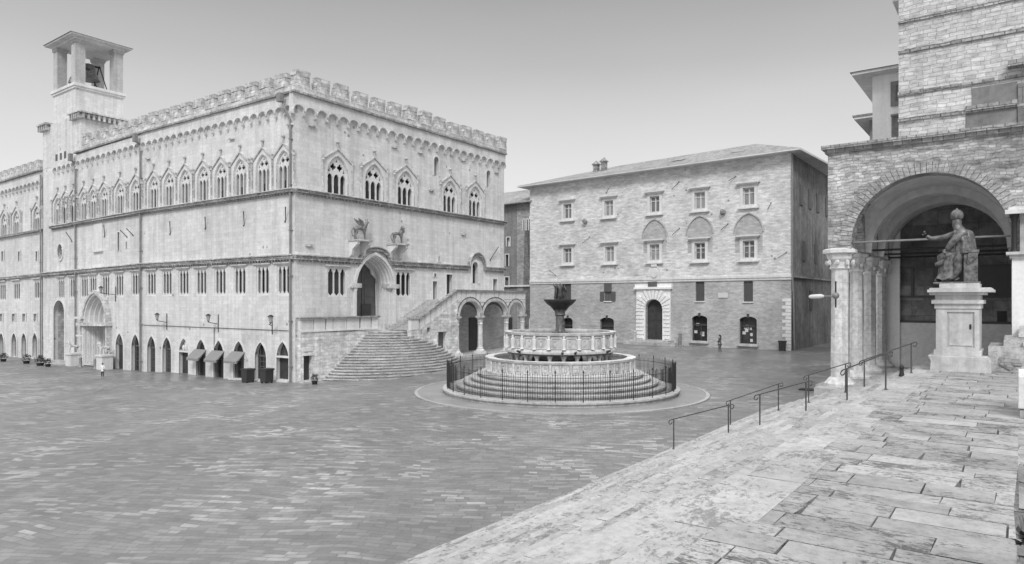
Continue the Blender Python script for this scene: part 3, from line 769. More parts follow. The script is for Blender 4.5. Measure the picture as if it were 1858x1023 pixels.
# small lamps over shops
def lantern(f,px,py,arm,label):
    u,z=f.sv(px,py,.8)
    b=f.P(u,.8,z-.35)
    t=thing('wall_lantern',f.P(u,0,z),label,'lantern','lanterns on the palace wall')
    MB().lathe((b.x,b.y,b.z),[(.1,0),(.17,.35)],6).build('lantern_glass','lamp_glass',t)
    MB().lathe((b.x,b.y,b.z),[(.22,.36),(.17,.42),(.05,.5)],6).lathe((b.x,b.y,b.z),[(.03,-.08),(.11,-.01)],6).build('lantern_cap','iron',t)
    MB().path([f.P(u+arm,.02,z-.6),f.P(u+arm,.1,z-.6),f.P(u+arm*.5,.6,z-.5),f.P(u,.8,z-.45)],.025).tube(f.P(u+arm,.03,z+.1),f.P(u+arm,.03,z-1.2),.03).build('bracket','iron',t)
lantern(FL,491,575,.9,'lantern on a long bracket over the two waste bins by the palace corner')
lantern(FL,378,573,.0,'small lantern on the wall above the awnings, midway along the shop row')
lantern(FL,285,571,.0,'small lantern above the arched shop doors beside the tall downpipe')
lantern(FL,183,522,-.9,'lantern high on the wall between the tower and the carved street portal')
# cable conduits
MB().path([FL.P(.6,.05,-2.0),FL.P(8,.05,-2.0),FL.P(19.3,.05,-2.0)],.02,5).path([FL.P(9.2,.05,-2.0),FL.P(9.2,.05,-4)],.02,5).build('wall_cable','iron',pal)
# door at the foot of the front
# ---- tower --------------------------------------------------------------------
tw=thing('bell_tower',FL.P(36,-3,-5.8),'square bell tower rising above the long palace flank, open belfry under a flat tiled roof','tower')
MB().box(FL,TW,TE,-5.5,.02,13.1,17.2).build('tower_shaft','palace',tw)
ct=MB()
for (a,b) in ((36.6,38.7),(29.8,32.0)):
    ct.box(FL,a,b,-5.7,.5,17.201,17.35); ct.box(FL,a+.15,b-.15,-5.6,.3,17.0,17.2)
    k=a+.15
    while k<b-.1: ct.box(FL,k,k+.18,.02,.42,16.7,17.2); k+=.42
k=-5
while k<0: ct.box(FL,TW-.4,TW,k,k+.18,16.7,17.2); k+=.45
ct.box(FL,TW-.5,TW,-5.7,.3,17.201,17.35)
ct.build('corbelled_cornice','palace_rough',tw)
w0=-.5
uR,zT=FL.sv(137,149,w0); uL,_=FL.sv(97,170,w0)
# depth of the right side face
best=min((abs((lambda q:(q.x/q.y))(FL.P(uR,-d/10,0))-(224-929)/1256),d/10) for d in range(10,120))[1]
uR-=0; zb_=12
MB().box(FL,uR,uL,-best,w0,zb_,zT-.5).build('belfry_base','palace',tw)
MB().box(FL,uR-.12,uL+.12,-best-.12,w0+.12,zT-.5,zT-.3).box(FL,uR-.22,uL+.22,-best-.22,w0+.22,zT-.3,zT-.05).build('belfry_cornice','trim',tw)
z0=zT-.05; z1=z0+4.15; pw_=.86
for (a,b) in ((uR,uR+pw_),(uL-pw_,uL)):
    for (c,d) in ((w0-pw_,w0),(-best,-best+pw_)):
        MB().box(FL,a,b,c,d,z0,z1).box(FL,a-.08,b+.08,c-.08,d+.08,z1-.3,z1-.001).build('belfry_pier','belfry',tw)
e=.58
rf=MB().box(FL,uR-.1,uL+.1,-best-.1,w0+.1,z1,z1+.2).box(FL,uR-e,uL+e,-best-e,w0+e,z1+.2,z1+.34)
rf.build('roof_plate','loggia_in',tw)
cx=(uR+uL)/2;cw=(w0-best)/2
MB().add([FL.P(uR-e-.1,w0+e+.1,z1+.341),FL.P(uL+e+.1,w0+e+.1,z1+.341),FL.P(uL+e+.1,-best-e-.1,z1+.341),FL.P(uR-e-.1,-best-e-.1,z1+.341),FL.P(cx,cw,z1+1.0)],[(0,1,4),(1,2,4),(2,3,4),(3,0,4),(0,1,2,3)]).build('tiled_roof','tiles',tw)
c=FL.P(cx,cw,0)
MB().lathe((c.x,c.y,z0+1.0),[(1.0,0),(.93,.15),(.72,.6),(.62,1.15),(.5,1.45),(.15,1.6)],20).build('great_bell','bronze',tw,smooth=50)
m=MB()
for sx in (-1,1):
    m.tube(FL.P(cx+sx*1.7,cw+1.0,z0),FL.P(cx,cw+1.0,z0+2.9),.05); m.tube(FL.P(cx+sx*1.7,cw-1.0,z0),FL.P(cx,cw-1.0,z0+2.9),.05)
m.tube(FL.P(cx,cw-1.1,z0+2.75),FL.P(cx,cw+1.1,z0+2.75),.1)
for q in (0,1): m.tube(FL.P(cx+.2,cw+(1.3-2.6*q),z0),FL.P(cx+.2,cw+(.1),z0+2.6),.06)
m.build('bell_frame','iron',tw)
MB().lathe(tuple(FL.P(cx-.3,cw+1.6,z0+.5)),[(.33,0),(.28,.2),(.18,.55),(.05,.65)],14).build('small_bell','bronze',tw,smooth=50)
sp=MB()
for (q,zz) in ((uR+.1,z0+2.6),(uL-1.2,z0+1.6)): sp.tube(FL.P(q+.6,w0-1.6,zz-.8),FL.P(q+.6,w0-1.15,zz-.8),.08,.18)
sp.each('loudspeaker','iron',tw)
for i,(x,y) in enumerate(((103,288),(111,285.5),(118.5,282.5))):
    u,z=FL.sv(x,y)
    MB().box(FL,u-.22,u+.22,.021,.03,z-.42,z+.42).build('tower_slit','glass',tw)
for r_ in ((108,181,104,193),):
    pass
# ---- lower wing of the palace beyond the tower ------------------------------
wg=thing('palace_wing',FL.P(50,0,-6),'lower battlemented palace wing beyond the bell tower along the street','palace')
W2=74; WH=12.95
whole=[]; wparts=[]
pal_,pal=pal,wg
for i,px in enumerate((68,31,9)):
    u,_=FL.sv(px,400)
    if i==0: pw2,op=gothic(FL,u,SILL-.05,1.5,2.3,wg); u0=u
    else: ctree(pw2,wg,FL.P(u,0,0)-FL.P(u0,0,0)); op=garch(u-.75,u+.75,SILL-.05,SILL+2.25,k=.78)
    whole.append(op)
for i in range(3,8): 
    u=FL.sv(9,400)[0]+(i-2)*2.9; 
    if u<W2-2: ctree(pw2,wg,FL.P(u,0,0)-FL.P(u0,0,0)); whole.append(garch(u-.75,u+.75,SILL-.05,SILL+2.25,k=.78))
for i,px in enumerate((67.5,29.5,4)):
    u,_=FL.sv(px,500)
    if i==0: p4,op=trifora(FL,u,.5,2.35,1.5,wg); u0=u
    else: ctree(p4,wg,FL.P(u,0,0)-FL.P(u0,0,0)); op=rect(u-.8,u+.8,.44,2.41)
    whole.append(op)
for a in [(x-2.2,x+2.2,455,473,'r','small_window','glass') for x in (67,35,5)]+[(x-3.2,x+3.2,568,583,'r','square_window','glass') for x in (64.5,44,25,2)]:
    op,o=small(FL,*a); whole.append(op)
for a in [(x-5,x+5,603,647,'g','arched_shop_doorway','door') for x in (64,44,26,3)]:
    op,o=small(FL,*a); whole.append(op)
c2_=[38.7]
for want in (50,60):
    x=want
    while not all(not(min(p[0] for p in h)-.05<x<max(p[0] for p in h)+.05) for h in whole): x+=.1
    c2_.append(x)
c2_.append(W2); m=MB()
for a,b in zip(c2_,c2_[1:]): m.plate(FL,rect(a,b,-7.2,WH),-.4,-.03,clampholes(whole,a,b),back=False)
m.build('wing_wall','palace',wg)
for (z0_,z1_,w_,mt) in ((ZC-.13,ZC+.13,.2,'dirty_trim'),(SILL-.25,SILL-.05,.25,'dirty_trim'),(WH,WH+.14,.35,'dirty_trim')):
    MB().box(FL,38.7,W2,-.1,w_,z0_,z1_).build('string_course',mt,wg)
corbel_table(FL,38.8,W2,.95,WH-1.4,WH-.02,.13,'wing')
MB().box(FL,38.7,W2,-.4,.2,WH+.141,WH+.5).build('parapet','palace_rough',wg)
def wm_(u): 
    return MB().box(FL,u-.55,u+.55,-.38,.18,WH+.5,WH+1.2).build('merlon','palace_rough',wg,jit=.04)
m0=wm_(39.6)
u=41.2
while u<W2: ctree(m0,wg,FL.P(u,0,0)-FL.P(39.6,0,0)); u+=1.62
MB().box(FL,38.45,W2,-12,-.5,WH-.3,WH+.05).build('roof','tiles',wg)
pal=pal_
# ------------------------------------------------------------------ fan stair, terrace and portico
ft=thing('fan_staircase',FF.P(6,3,-5.4),'worn fan-shaped stone staircase rising from the square to the great portal','staircase')
n=18; zb0=-5.47; ztop=-2.25
for i in range(n):
    k=i/(n-1); a=7.35*(1-k)+2.3*k; b=5.9*(1-k)+2.45*k; cu=9.1*(1-k)+8.25*k; cw=-.5*(1-k)+.1*k
    z=zb0+(ztop-zb0)*(i+1)/n
    pts=[]
    for j in range(33):
        th=PI*j/32; w=cw+b*math.sin(th); u=cu+a*math.cos(th)
        if w>.02: pts.append((u,w))
    m=MB()
    vs=[FF.P(u,w,z) for u,w in pts]+[FF.P(u,w,z-.2 if i else z-.4) for u,w in pts]; L=len(pts)
    fs=[tuple(range(L)),tuple(L+q for q in range(L))]+[(q,(q+1)%L,L+(q+1)%L,L+q) for q in range(L)]
    m.add(vs,fs)
    vs=[FF.P(cu+(u-cu)*1.0,w,z) for u,w in pts]
    m=MB(); m.add([FF.P(u,w,z) for u,w in pts]+[FF.P(u,w,z-.075) for u,w in pts],fs)
    q_=[(cu+(u-cu)*.985,w-.07) for u,w in pts]
    m.add([FF.P(u,w,z-.076) for u,w in q_]+[FF.P(u,w,z-.2 if i else z-.4) for u,w in q_],fs[1:])
    m.build('step','steps',ft,jit=.012)
tr=thing('portal_terrace',FF.P(3,.5,-5.4),'terrace wall of patched rubble with stone balustrade and small door beside the fan stair','terrace')
TWd=.5
u1,_=FF.sv(686,590,TWd); uA=.05
d0,_=FF.sv(551,660,TWd); d1_,_=FF.sv(566,660,TWd); dzb=FF.sv(558,690,TWd)[1]; dzt=FF.sv(558,645,TWd)[1]
MB().plate(FF,[(uA,-6.2),(u1+2.4,-6.2),(u1+2.4,-2.25),(uA,-2.1)],TWd-.3,TWd,[rect(d0,d1_,dzb,dzt)],back=False).build('retaining_wall','terrace_wall',tr)
MB().box(FF,uA,uA+.02,0,TWd-.3,-6.2,-2.1).box(FF,uA,u1+2.6,0,TWd-.301,-2.4,-2.26).build('terrace_floor','steps',tr)
dd=MB().box(FF,d0-.1,d1_+.1,TWd-.36,TWd-.31,dzb-.1,dzt+.1).build('terrace_door','door',tr)
MB().box(FF,d0-.12,d1_+.12,TWd+.003,TWd+.07,dzt,dzt+.12).box(FF,d0-.05,d1_+.05,TWd+.003,TWd+.05,dzt+.28,dzt+.5).build('door_lintel','trim',dd)
MB().box(FF,uA,u1+.15,TWd-.32,TWd+.06,-2.099,-1.99).build('balustrade_base','trim',tr)
MB().box(FF,uA-.1,u1+.1,TWd-.34,TWd+.14,-1.25,-1.12).build('handrail','dirty_trim',tr)
u=uA+.1; k=0
while u<u1-.2:
    wd=random.choice((.55,.95,1.15)); 
    MB().box(FF,u,min(u+wd,u1),TWd-.2,TWd-.02,-1.989,-1.251).build('balustrade_panel','trim',tr)
    u+=wd+random.choice((.05,.12,.16))
for q in (uA+.05,u1-.12): MB().box(FF,q-.08,q+.1,TWd-.26,TWd+.03,-1.989,-1.251).build('balustrade_post','trim',tr)
# second stair and balcony portico
W3=3.0
pt=thing('arcaded_balcony',FF.P(15,W3,-4.5),'stone balcony on three round arches with a stair climbing along the palace front','balcony')
s0,_=FF.sv(746,590,W3); s1,z1r=FF.sv(829,527,W3); sA,zAr=FF.sv(762,577,W3); z1r=.8
uc=[FF.sv(p,600,W3)[0] for p in (832,875,922,951)]
w0_,wz0=FF.sv(775,600,W3); w1_,wz1=FF.sv(781,594,W3); q0,qz0=FF.sv(795,633,W3); q1,qz1=FF.sv(811,602,W3); wz0=FF.sv(778,603,W3)[1]
qz0=FF.sv(803,634,W3)[1]; qz1=FF.sv(803,602,W3)[1]
wall_top=lambda u: zAr-.95+(z1r-zAr)*(u-sA)/(s1-sA)
MB().plate(FF,[(s0,-6),(uc[0]-.05,-6),(uc[0]-.05,.05),(s1,.05),(sA,zAr-.85),(s0,zAr-.85)],W3-.4,W3,[rect(w0_,w1_,wz0,wz1),rect(q0,q1,qz0,qz1)],back=False).build('stair_wall','terrace_wall',pt)
MB().box(FF,q0-.1,q1+.1,W3-.5,W3-.41,qz0-.1,qz1+.1).box(FF,w0_-.1,w1_+.1,W3-.5,W3-.41,wz0-.1,wz1+.1).build('cellar_door','door_grey',pt)
MB().box(FF,s0,s0+.35,.0,W3,-6,zAr-1.3).build('stair_end_wall','terrace_wall',pt)
# parapet panels with sloping handrail
m=MB(); hr=MB()
hr.strip(FF,[(s0-.1,zAr),(sA,zAr),(s1,z1r),(uc[3]+.3,z1r)],.13,W3-.32,W3+.1)
hr.build('handrail','dirty_trim',pt)
N_=7
for i in range(N_):
    a=sA+(s1-sA)*(i+.06)/N_; b=sA+(s1-sA)*(i+.9)/N_
    za=zAr+(z1r-zAr)*(a-sA)/(s1-sA); zb2=zAr+(z1r-zAr)*(b-sA)/(s1-sA)
    MB().plate(FF,[(a,za-.84),(b,zb2-.84),(b,zb2-.07),(a,za-.07)],W3-.2,W3-.03).build('balustrade_panel','trim',pt)
MB().box(FF,s0,sA-.15,W3-.3,W3+.02,zAr-.84,zAr-.07).build('newel_panel','trim',pt)
a=s1+.05; e_=uc[3]+.25
while a<e_-.2:
    wd=random.choice((.5,.8,1.0,1.1)); b=min(a+wd,e_)
    MB().box(FF,a,b,W3-.2,W3-.03,.1,z1r-.07).build('balustrade_panel','trim',pt); a=b+random.choice((.06,.12,.2))
# flight of steps behind the parapet
ns=15
for i in range(ns):
    a=s0+.4+(s1-s0-.3)*i/ns; z=-2.2+(.05+2.2)*(i+1)/ns
    MB().box(FF,a,s1+.1,.02,W3-.41,z-.16,z).build('step','steps',pt)
MB().box(FF,s1,e_,.02,W3-.02,-.12,.06).build('balcony_floor','trim',pt)
zs_=-1.25
arw=MB(); pts=[(uc[0]-.1,.04),(uc[3]+.3,.04)]
low=[(uc[3]+.3,zs_)]
for i in (2,1,0):
    a=uc[i]+.17;b=uc[i+1]-.17;c=(a+b)/2;r=(b-a)/2; rz=min(r,1.2)
    low+=[(b,zs_)]+[(c+r*math.cos(PI*k/12),zs_+rz*math.sin(PI*k/12)) for k in range(1,12)]+[(a,zs_)]
low.append((uc[0]-.1,zs_))
arw.plate(FF,[pts[0],pts[1]]+low,W3-.38,W3-.06).build('arch_wall','trim',pt)
for i in range(3):
    a=uc[i]+.17;b=uc[i+1]-.17;c=(a+b)/2;r=(b-a)/2; rz=min(r,1.2)
    am=MB().strip(FF,[(c+(r+.13)*math.cos(PI*k/14),zs_+(rz+.13)*math.sin(PI*k/14)) for k in range(15)],.2,W3-.05,W3+.04).build('archivolt','pedestal',pt)
    dm=MB()
    for k in range(15): 
        th=PI*(k+.5)/15; cc=FF.P(c+(r+.31)*math.cos(th),W3-.02,zs_+(rz+.31)*math.sin(th)); dm.blob(cc,.06,.08,.06,6,4)
    dm.strip(FF,[(c+(r+.31)*math.cos(PI*k/14),zs_+(rz+.31)*math.sin(PI*k/14)) for k in range(15)],.07,W3-.055,W3+.0)
    dm.build('billet_moulding','soot',am)
for i,u in enumerate(uc):
    c=FF.P(u,W3-.22,0); zb=-4.25 if i<2 else -4.4
    cm=MB().lathe((c.x,c.y,0),[(.22,zb+.35),(.2,-2.0)],12).build('column','pillar',pt,smooth=40)
    MB().lathe((c.x,c.y,0),[(.2,-2.0),(.25,-1.96),(.22,-1.88),(.24,-1.6),(.36,-1.4)],8).box(FF,u-.33,u+.33,W3-.52,W3+.06,-1.4,-1.26).build('capital','palace_rough',cm)
    MB().box(FF,u-.38,u+.38,W3-.6,W3+.12,zb-.5,zb+.08).lathe((c.x,c.y,0),[(.38,zb+.08),(.36,zb+.18),(.26,zb+.24),(.29,zb+.32),(.23,zb+.36)],8).build('column_base','trim',cm)
bd0,_=FF.sv(851,600,.15);bd1,_=FF.sv(869,600,.15)
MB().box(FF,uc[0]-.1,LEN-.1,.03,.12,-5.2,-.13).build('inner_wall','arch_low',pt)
MB().box(FF,bd0,bd1,.121,.2,-4.4,-1.5).build('inner_door','door',pt)
bd2,_=FF.sv(923,600,.15);bd3,_=FF.sv(929,600,.15)
MB().box(FF,bd2,bd3,.121,.2,-4.4,-1.6).build('inner_door','door',pt)
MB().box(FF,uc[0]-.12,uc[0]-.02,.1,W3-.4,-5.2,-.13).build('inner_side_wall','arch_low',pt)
m=MB()
for i in (1,2): m.strip(F(FF.P(uc[i],0,0),FF.n,-FF.ex),[(.15+1.25-1.25*math.cos(PI*k/10),-1.3+1.1*math.sin(PI*k/10)) for k in range(11)],.25,-.15,.15)
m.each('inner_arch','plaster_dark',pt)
MB().box(FF,uc[0]-.6,uc[3]+.5,.1,W3+.35,-5.4,-4.37).build('portico_plinth','steps',pt)
# ------------------------------------------------------------------ far palace across the square
LA=31.8; ZE=14.15
ap=thing('far_palace',FA.P(15,0,-4.8),'broad three-storey palace closing the square behind the fountain, tiled hip roof and rusticated gateway','palace')
holesA=[]; up=[]
def awin(pxc,y0,y1,w,h,big,proto,cat):
    u,z0=FA.sv(pxc,y1)
    z1=z0+h; op=rect(u-w/2,u+w/2,z0,z1); holesA.append(op)
    if proto is None:
        o=MB().plate(FA,rect(u-w/2-.32,u+w/2+.32,z0-.22,z1+.3),0,.07,[op],back=False).build('window_surround','trim',ap)
        MB().box(FA,u-w/2-.6,u+w/2+.6,0.02,.42,z1+.42,z1+.55).box(FA,u-w/2-.45,u+w/2+.45,0.02,.3,z1+.3,z1+.42).build('hood','trim',o)
        MB().box(FA,u-w/2-.5,u+w/2+.5,0.02,.3,z0-.36,z0-.22).build('sill','trim',o)
        MB().box(FA,u-w/2-.05,u+w/2+.05,-.32,-.28,z0-.05,z1+.05).build('pane','glass_pale',o)
        MB().plate(FA,op,-.27,-.2,[rect(u-w/2+.09,u-.07,z0+.1,z0+h*.68),rect(u+.07,u+w/2-.09,z0+.1,z0+h*.68),rect(u-w/2+.09,u-.07,z0+h*.73,z1-.09),rect(u+.07,u+w/2-.09,z0+h*.73,z1-.09)],sides=False).build('casement','white_frame',o)
        return o,u,z0
    ctree(proto[0],ap,FA.ex*(u-proto[1])+V((0,0,z0-proto[2]))); return proto
pr=None
for a in ((1030,0,396.5),(1105,0,391.5),(1188,0,385),(1270,0,379),(1358.5,0,372)): pr=awin(a[0],0,a[2],1.15,1.75,0,pr,'')
for a in ((1030,0,477),(1106.5,0,475),(1188,0,472.5),(1270,0,471),(1358.5,0,468.5)): pr=awin(a[0],0,a[2],1.15,1.8,0,pr,'')
for px in (1188,1270,1358.5):
    u,zt=FA.sv(px,399 if px<1200 else (393 if px<1300 else 388)); zb=FA.sv(px,458)[1]; W=2.75
    lp=garch(u-W/2,u+W/2,zb,zt,k=.68)
    q=MB().plate(FA,lp,.0,.012,[rect(u-.9,u+.9,zb+.05,zb+1.2)]).build('blocked_arch','arch_low',ap)
    m=MB(); lp2=garch(u-W/2-.12,u+W/2+.12,zb,zt+.12,k=.68,n=8)[2:]
    for i in range(len(lp2)-1):
        for f_ in (.15,.65):
            x=lp2[i][0]*(1-f_)+lp2[i+1][0]*f_; z=lp2[i][1]*(1-f_)+lp2[i+1][1]*f_; m.box(FA,x-.07,x+.07,.0,.13,z-.07,z+.07)
    m.build('dentil_border','pedestal',q)
def shutter_win(px0,px1,y0,y1,nm,mat,dep=.18,sur=False):
    u0,z1=FA.sv(px0,y0); u1,z0=FA.sv(px1,y1); a,b=min(u0,u1),max(u0,u1); zc=FA.sv((px0+px1)/2,y0)[1]; z0=FA.sv((px0+px1)/2,y1)[1]
    holesA.append(rect(a,b,z0,zc))
    o=MB().box(FA,a-.05,b+.05,-dep-.05,-dep,z0-.05,zc+.05).build(nm,mat,ap)
    m=MB(); m.box(FA,(a+b)/2-.03,(a+b)/2+.03,-dep+.001,-dep+.04,z0,zc)
    k=z0+.08
    while k<zc: m.box(FA,a,b,-dep+.001,-dep+.025,k,k+.05); k+=.13
    m.build('louvre','shutter',o)
    MB().box(FA,a-.08,b+.08,.003,.1,z0-.12,z0-.02).build('sill','trim',o)
    return a,b,z0,zc
shutter_win(1262,1278,511,546,'shuttered_window','shutter'); shutter_win(1349,1366,510,547,'shuttered_window','shutter'); shutter_win(1021,1036,514,546,'shuttered_window','shutter')
a,b,z0,zc=shutter_win(1096.5,1109.5,512,546,'small_window','glass_pale')
MB().box(FA,a,b,.003,.05,FA.sv(1103,529)[1],zc).box(FA,a-.55,a-.02,.003,.07,z0,FA.sv(1103,529)[1]).box(FA,b+.02,b+.55,.003,.07,z0,FA.sv(1103,529)[1]).each('shutter','shutter',ap)
u0,z1=FA.sv(1303,531);u1,z0=FA.sv(1321,540)
MB().box(FA,min(u0,u1),max(u0,u1),.003,.06,z0,z1).build('marble_plaque','white_frame',ap)
def shopA(px0,px1,yt,yb,kind):
    a,_=FA.sv(px1,yt); b,_=FA.sv(px0,yt); c=(px0+px1)/2; zt=FA.sv(c,yt)[1]; zb=FA.sv(c,yb)[1]
    op=rarch(a,b,zb,zt-.42,8,.42); holesA.append(op)
    o=MB().strip(FA,[op[0]]+list(op[:1:-1])+[op[1]],.12,.003,.04).build('shop_front','arch_low',ap)
    MB().box(FA,a-.1,b+.1,-.5,-.45,zb-.1,zt+.1).build('shop_glass','glass',o)
    m=MB().box(FA,a,b,-.44,-.34,zt-1.15,zt-.95).box(FA,a,a+.15,-.44,-.36,zb,zt-.3).box(FA,b-.15,b,-.44,-.36,zb,zt-.3)
    m.box(FA,(a+b)/2-.05,(a+b)/2+.05,-.44,-.38,zb,zt-1.15).box(FA,(a+b)/2-.1,(a+b)/2+.1,-.1,.12,zt-.2,zt+.2)
    m.build('shop_frame','door',o)
    if kind:
        m=MB()
        for k in range(kind):
            x=a+.3+random.random()*(b-a-.6); z=zb+.35+random.random()*1.4; m.box(FA,x-.16,x+.16,-.449,-.4,z-.14,z+.16)
        m.each('display_item','white_frame',o)
    MB().box(FA,a-.1,b+.1,-.3,.25,zb-.2,zb+.04).build('threshold','pedestal',o)
shopA(1254.5,1284.5,571,619,5); shopA(1341,1374.5,573,624.5,8); shopA(1088,1115,575,617,0); shopA(1021,1040,575,614,0)
# gateway
g0,_=FA.sv(1155,600); g1,_=FA.sv(1219,600); gc=(g0+g1)/2; 
zt=FA.sv(1187,521)[1]; zb=FA.sv(1187,616)[1]; da,_=FA.sv(1203.5,600); db,_=FA.sv(1172,600); dzt=FA.sv(1188,543)[1]
op=rarch(da,db,zb,dzt-abs(db-da)/2,14); holesA.append(op)
gt=MB().plate(FA,rect(min(g0,g1)+.1,max(g0,g1)-.1,zb,zt-.2),0,.22,[op],back=False).build('gateway','gate',ap)
m=MB()
a_,b_=min(g0,g1),max(g0,g1); k=0; z=zb+.15
while z<dzt-abs(db-da)/2-.1:
    w_=.0 if k%2 else .22
    m.box(FA,a_+.1,min(da,db)-.12-w_*.5+.0,.2,.34,z,z+.26); m.box(FA,max(da,db)+.12+w_*.5,b_-.1,.2,.34,z,z+.26); z+=.42;k+=1
cc=(da+db)/2; rr=abs(db-da)/2
for i in range(13):
    th=PI*(i+.5)/13; t0=th-.085; t1=th+.085; r0=rr+.05; r1=rr+ (1.25 if i%2==0 else 1.0)
    zc_=dzt-rr
    lim=lambda r,t:(max(a_+.15,min(b_-.15,cc+r*math.cos(t))),min(zt-.3,zc_+r*math.sin(t)))
    m.plate(FA,[lim(r0,t0),lim(r1,t0),lim(r1,t1),lim(r0,t1)],.2,.36)
m.each('rusticated_block','gate',gt)
MB().box(FA,a_-.1,b_+.1,.0,.5,zt-.2,zt).box(FA,gc-2.2,gc+2.2,.0,.3,zt+.001,zt+.35).build('gate_cornice','gate',gt)
MB().box(FA,gc-.55,gc+.55,.301,.34,zt+.05,zt+.6).build('gate_tablet','door_grey',gt)
dr=MB().box(FA,cc-rr-.1,cc+rr+.1,-.5,-.42,zb,dzt+.1).build('gate_door','door',gt)
m=MB().box(FA,cc-.05,cc+.05,-.419,-.36,zb,dzt)
for sx in(-1,1):
    for k in range(4): m.box(FA,cc+sx*rr*.5-rr*.36,cc+sx*rr*.5+rr*.36,-.419,-.39,zb+.2+k*.95,zb+.95+k*.95)
m.build('door_panelling','door',dr)
MB().box(FA,a_-.2,b_+.2,.0,1.2,zb-.5,zb-.001).box(FA,a_-1.3,b_+.6,1.2,1.9,zb-.6,zb-.15).build('gate_step','steps',gt)
# coat of arms over the gate
u,z=FA.sv(1188,495.5)
MB().plate(FA,[(u+.75*math.cos(2*PI*i/16),z+.85*math.sin(2*PI*i/16)) for i in range(16)],.0,.14).plate(FA,[(u+.42*math.cos(2*PI*i/12),z+.5*math.sin(2*PI*i/12)) for i in range(12)],.13,.26).box(FA,u-.35,u+.35,.13,.25,z+.7,z+1.1).build('coat_of_arms','trim',ap)
# wall: lower storey brick, upper storeys stone
zsc=FA.sv(1200,505.5)[1]
hu=[h for h in holesA if min(p[1] for p in h)>zsc]; hl=[h for h in holesA if min(p[1] for p in h)<=zsc]
MB().plate(FA,rect(0,LA,zsc,ZE),-.4,0,hu,back=False,sides=False).build('upper_wall','arch_face',ap)
MB().plate(FA,rect(0,LA,-6,zsc),-.4,-.02,hl,back=False,sides=False).build('ground_storey_wall','arch_low',ap)
MB().box(FA,-.1,LA,-.02,.16,zsc-.12,zsc+.12).box(FA,-.1,LA,-.02,.08,zsc-.35,zsc-.12).build('string_course','trim',ap)
qn=MB(); z=-5.2;k=0
while z<0.0: qn.box(FA,0.02,.55+.3*(k%2),.0,.03,z,z+.3); z+=.34; k+=1
qn.each('corner_quoin','gate',ap)
# street side
FSh_=[]
m=MB().plate(FS,rect(0,30,-6,ZE),-.4,0,back=False,sides=False)
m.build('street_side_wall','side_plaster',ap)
for (a,z) in ((3,9.5),(6.5,9.5),(10,9.5),(14,9.5),(4,4),(9,4),(15,4),(7,-1)):
    MB().box(FS,a,a+1.1,.003,.08,z,z+2).build('side_window','shutter',ap)
MB().box(FS,0,30,.003,.2,zsc-.15,zsc+.1).build('side_string_course','dirty_trim',ap)
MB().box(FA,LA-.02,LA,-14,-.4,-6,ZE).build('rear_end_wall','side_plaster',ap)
MB().tube(FA.P(-.12,.12,zsc),FA.P(-.12,.12,ZE-.2),.09).path([FA.P(-.12,.12,zsc),FA.P(-.25,.1,zsc-2),FA.P(-.35,.1,-5)],.09).build('downpipe','pipe',ap)
ov=1.15
c=[FA.P(-ov,ov,ZE-.05),FA.P(LA+ov,ov,ZE-.05),FA.P(LA+ov,-16,ZE-.05),FA.P(-ov,-16,ZE-.05)]
rg=[FA.P(6.2,-7.6,ZE+3.05),FA.P(23.5,-7.6,ZE+2.8)]
up_=V((0,0,.16))
MB().add([x+up_ for x in c]+rg,[(0,1,5,4),(1,2,5),(2,3,4,5),(3,0,4)]).build('tiled_roof','tiles',ap)
MB().add(c+[x+up_*.9 for x in c],[(0,1,2,3),(0,1,5,4),(1,2,6,5),(2,3,7,6),(3,0,4,7)]).build('eaves','loggia_in',ap)
u,_=FA.sv(1082,300,-4)
for d,hh in ((0,1.0),(1.1,1.25)):
    MB().box(FA,u-d-.3,u-d+.3,-4.3,-3.7,15.2,16.2+hh-.6).box(FA,u-d-.42,u-d+.42,-4.4,-3.6,16.2+hh-.6,16.3+hh-.6).add([FA.P(u-d-.4,-4.4,16.3+hh-.6),FA.P(u-d+.4,-4.4,16.3+hh-.6),FA.P(u-d+.4,-3.6,16.3+hh-.6),FA.P(u-d-.4,-3.6,16.3+hh-.6),FA.P(u-d,-4,16.8+hh-.6)],[(0,1,4),(1,2,4),(2,3,4),(3,0,4)]).build('chimney','dirty_trim',ap)
m=MB()
for px,y in ((1230,300),(1340,285)):
    u,_=FA.sv(px,290,-3); m.add([FA.P(u-.7,-2.6,ZE+1.35),FA.P(u+.7,-2.6,ZE+1.35),FA.P(u+.7,-3.7,ZE+1.75),FA.P(u-.7,-3.7,ZE+1.75)],[(0,1,2,3)])
m.each('skylight','glass_pale',ap)
pal_,pal=pal,ap
for r_ in ((1060,442,1070,430),(1108,343,1100,350),(1222,345,1232,330),(1325,329,1335,320),(1311,418,1321,406),(1223,427,1233,414),(1415,468,1427,458),(1000,490,1009,500),(1396,380,1399,368)): rod(FA,*r_,w=.45,r=.045)
for px,py in ((1063,402),(1313,385)): 
    u,z=FA.sv(px,py); MB().blob(FA.P(u,.25,z),.3,.25,.28,8,5,jit=.2).build('carved_head','dirty_trim',ap)
pal=pal_
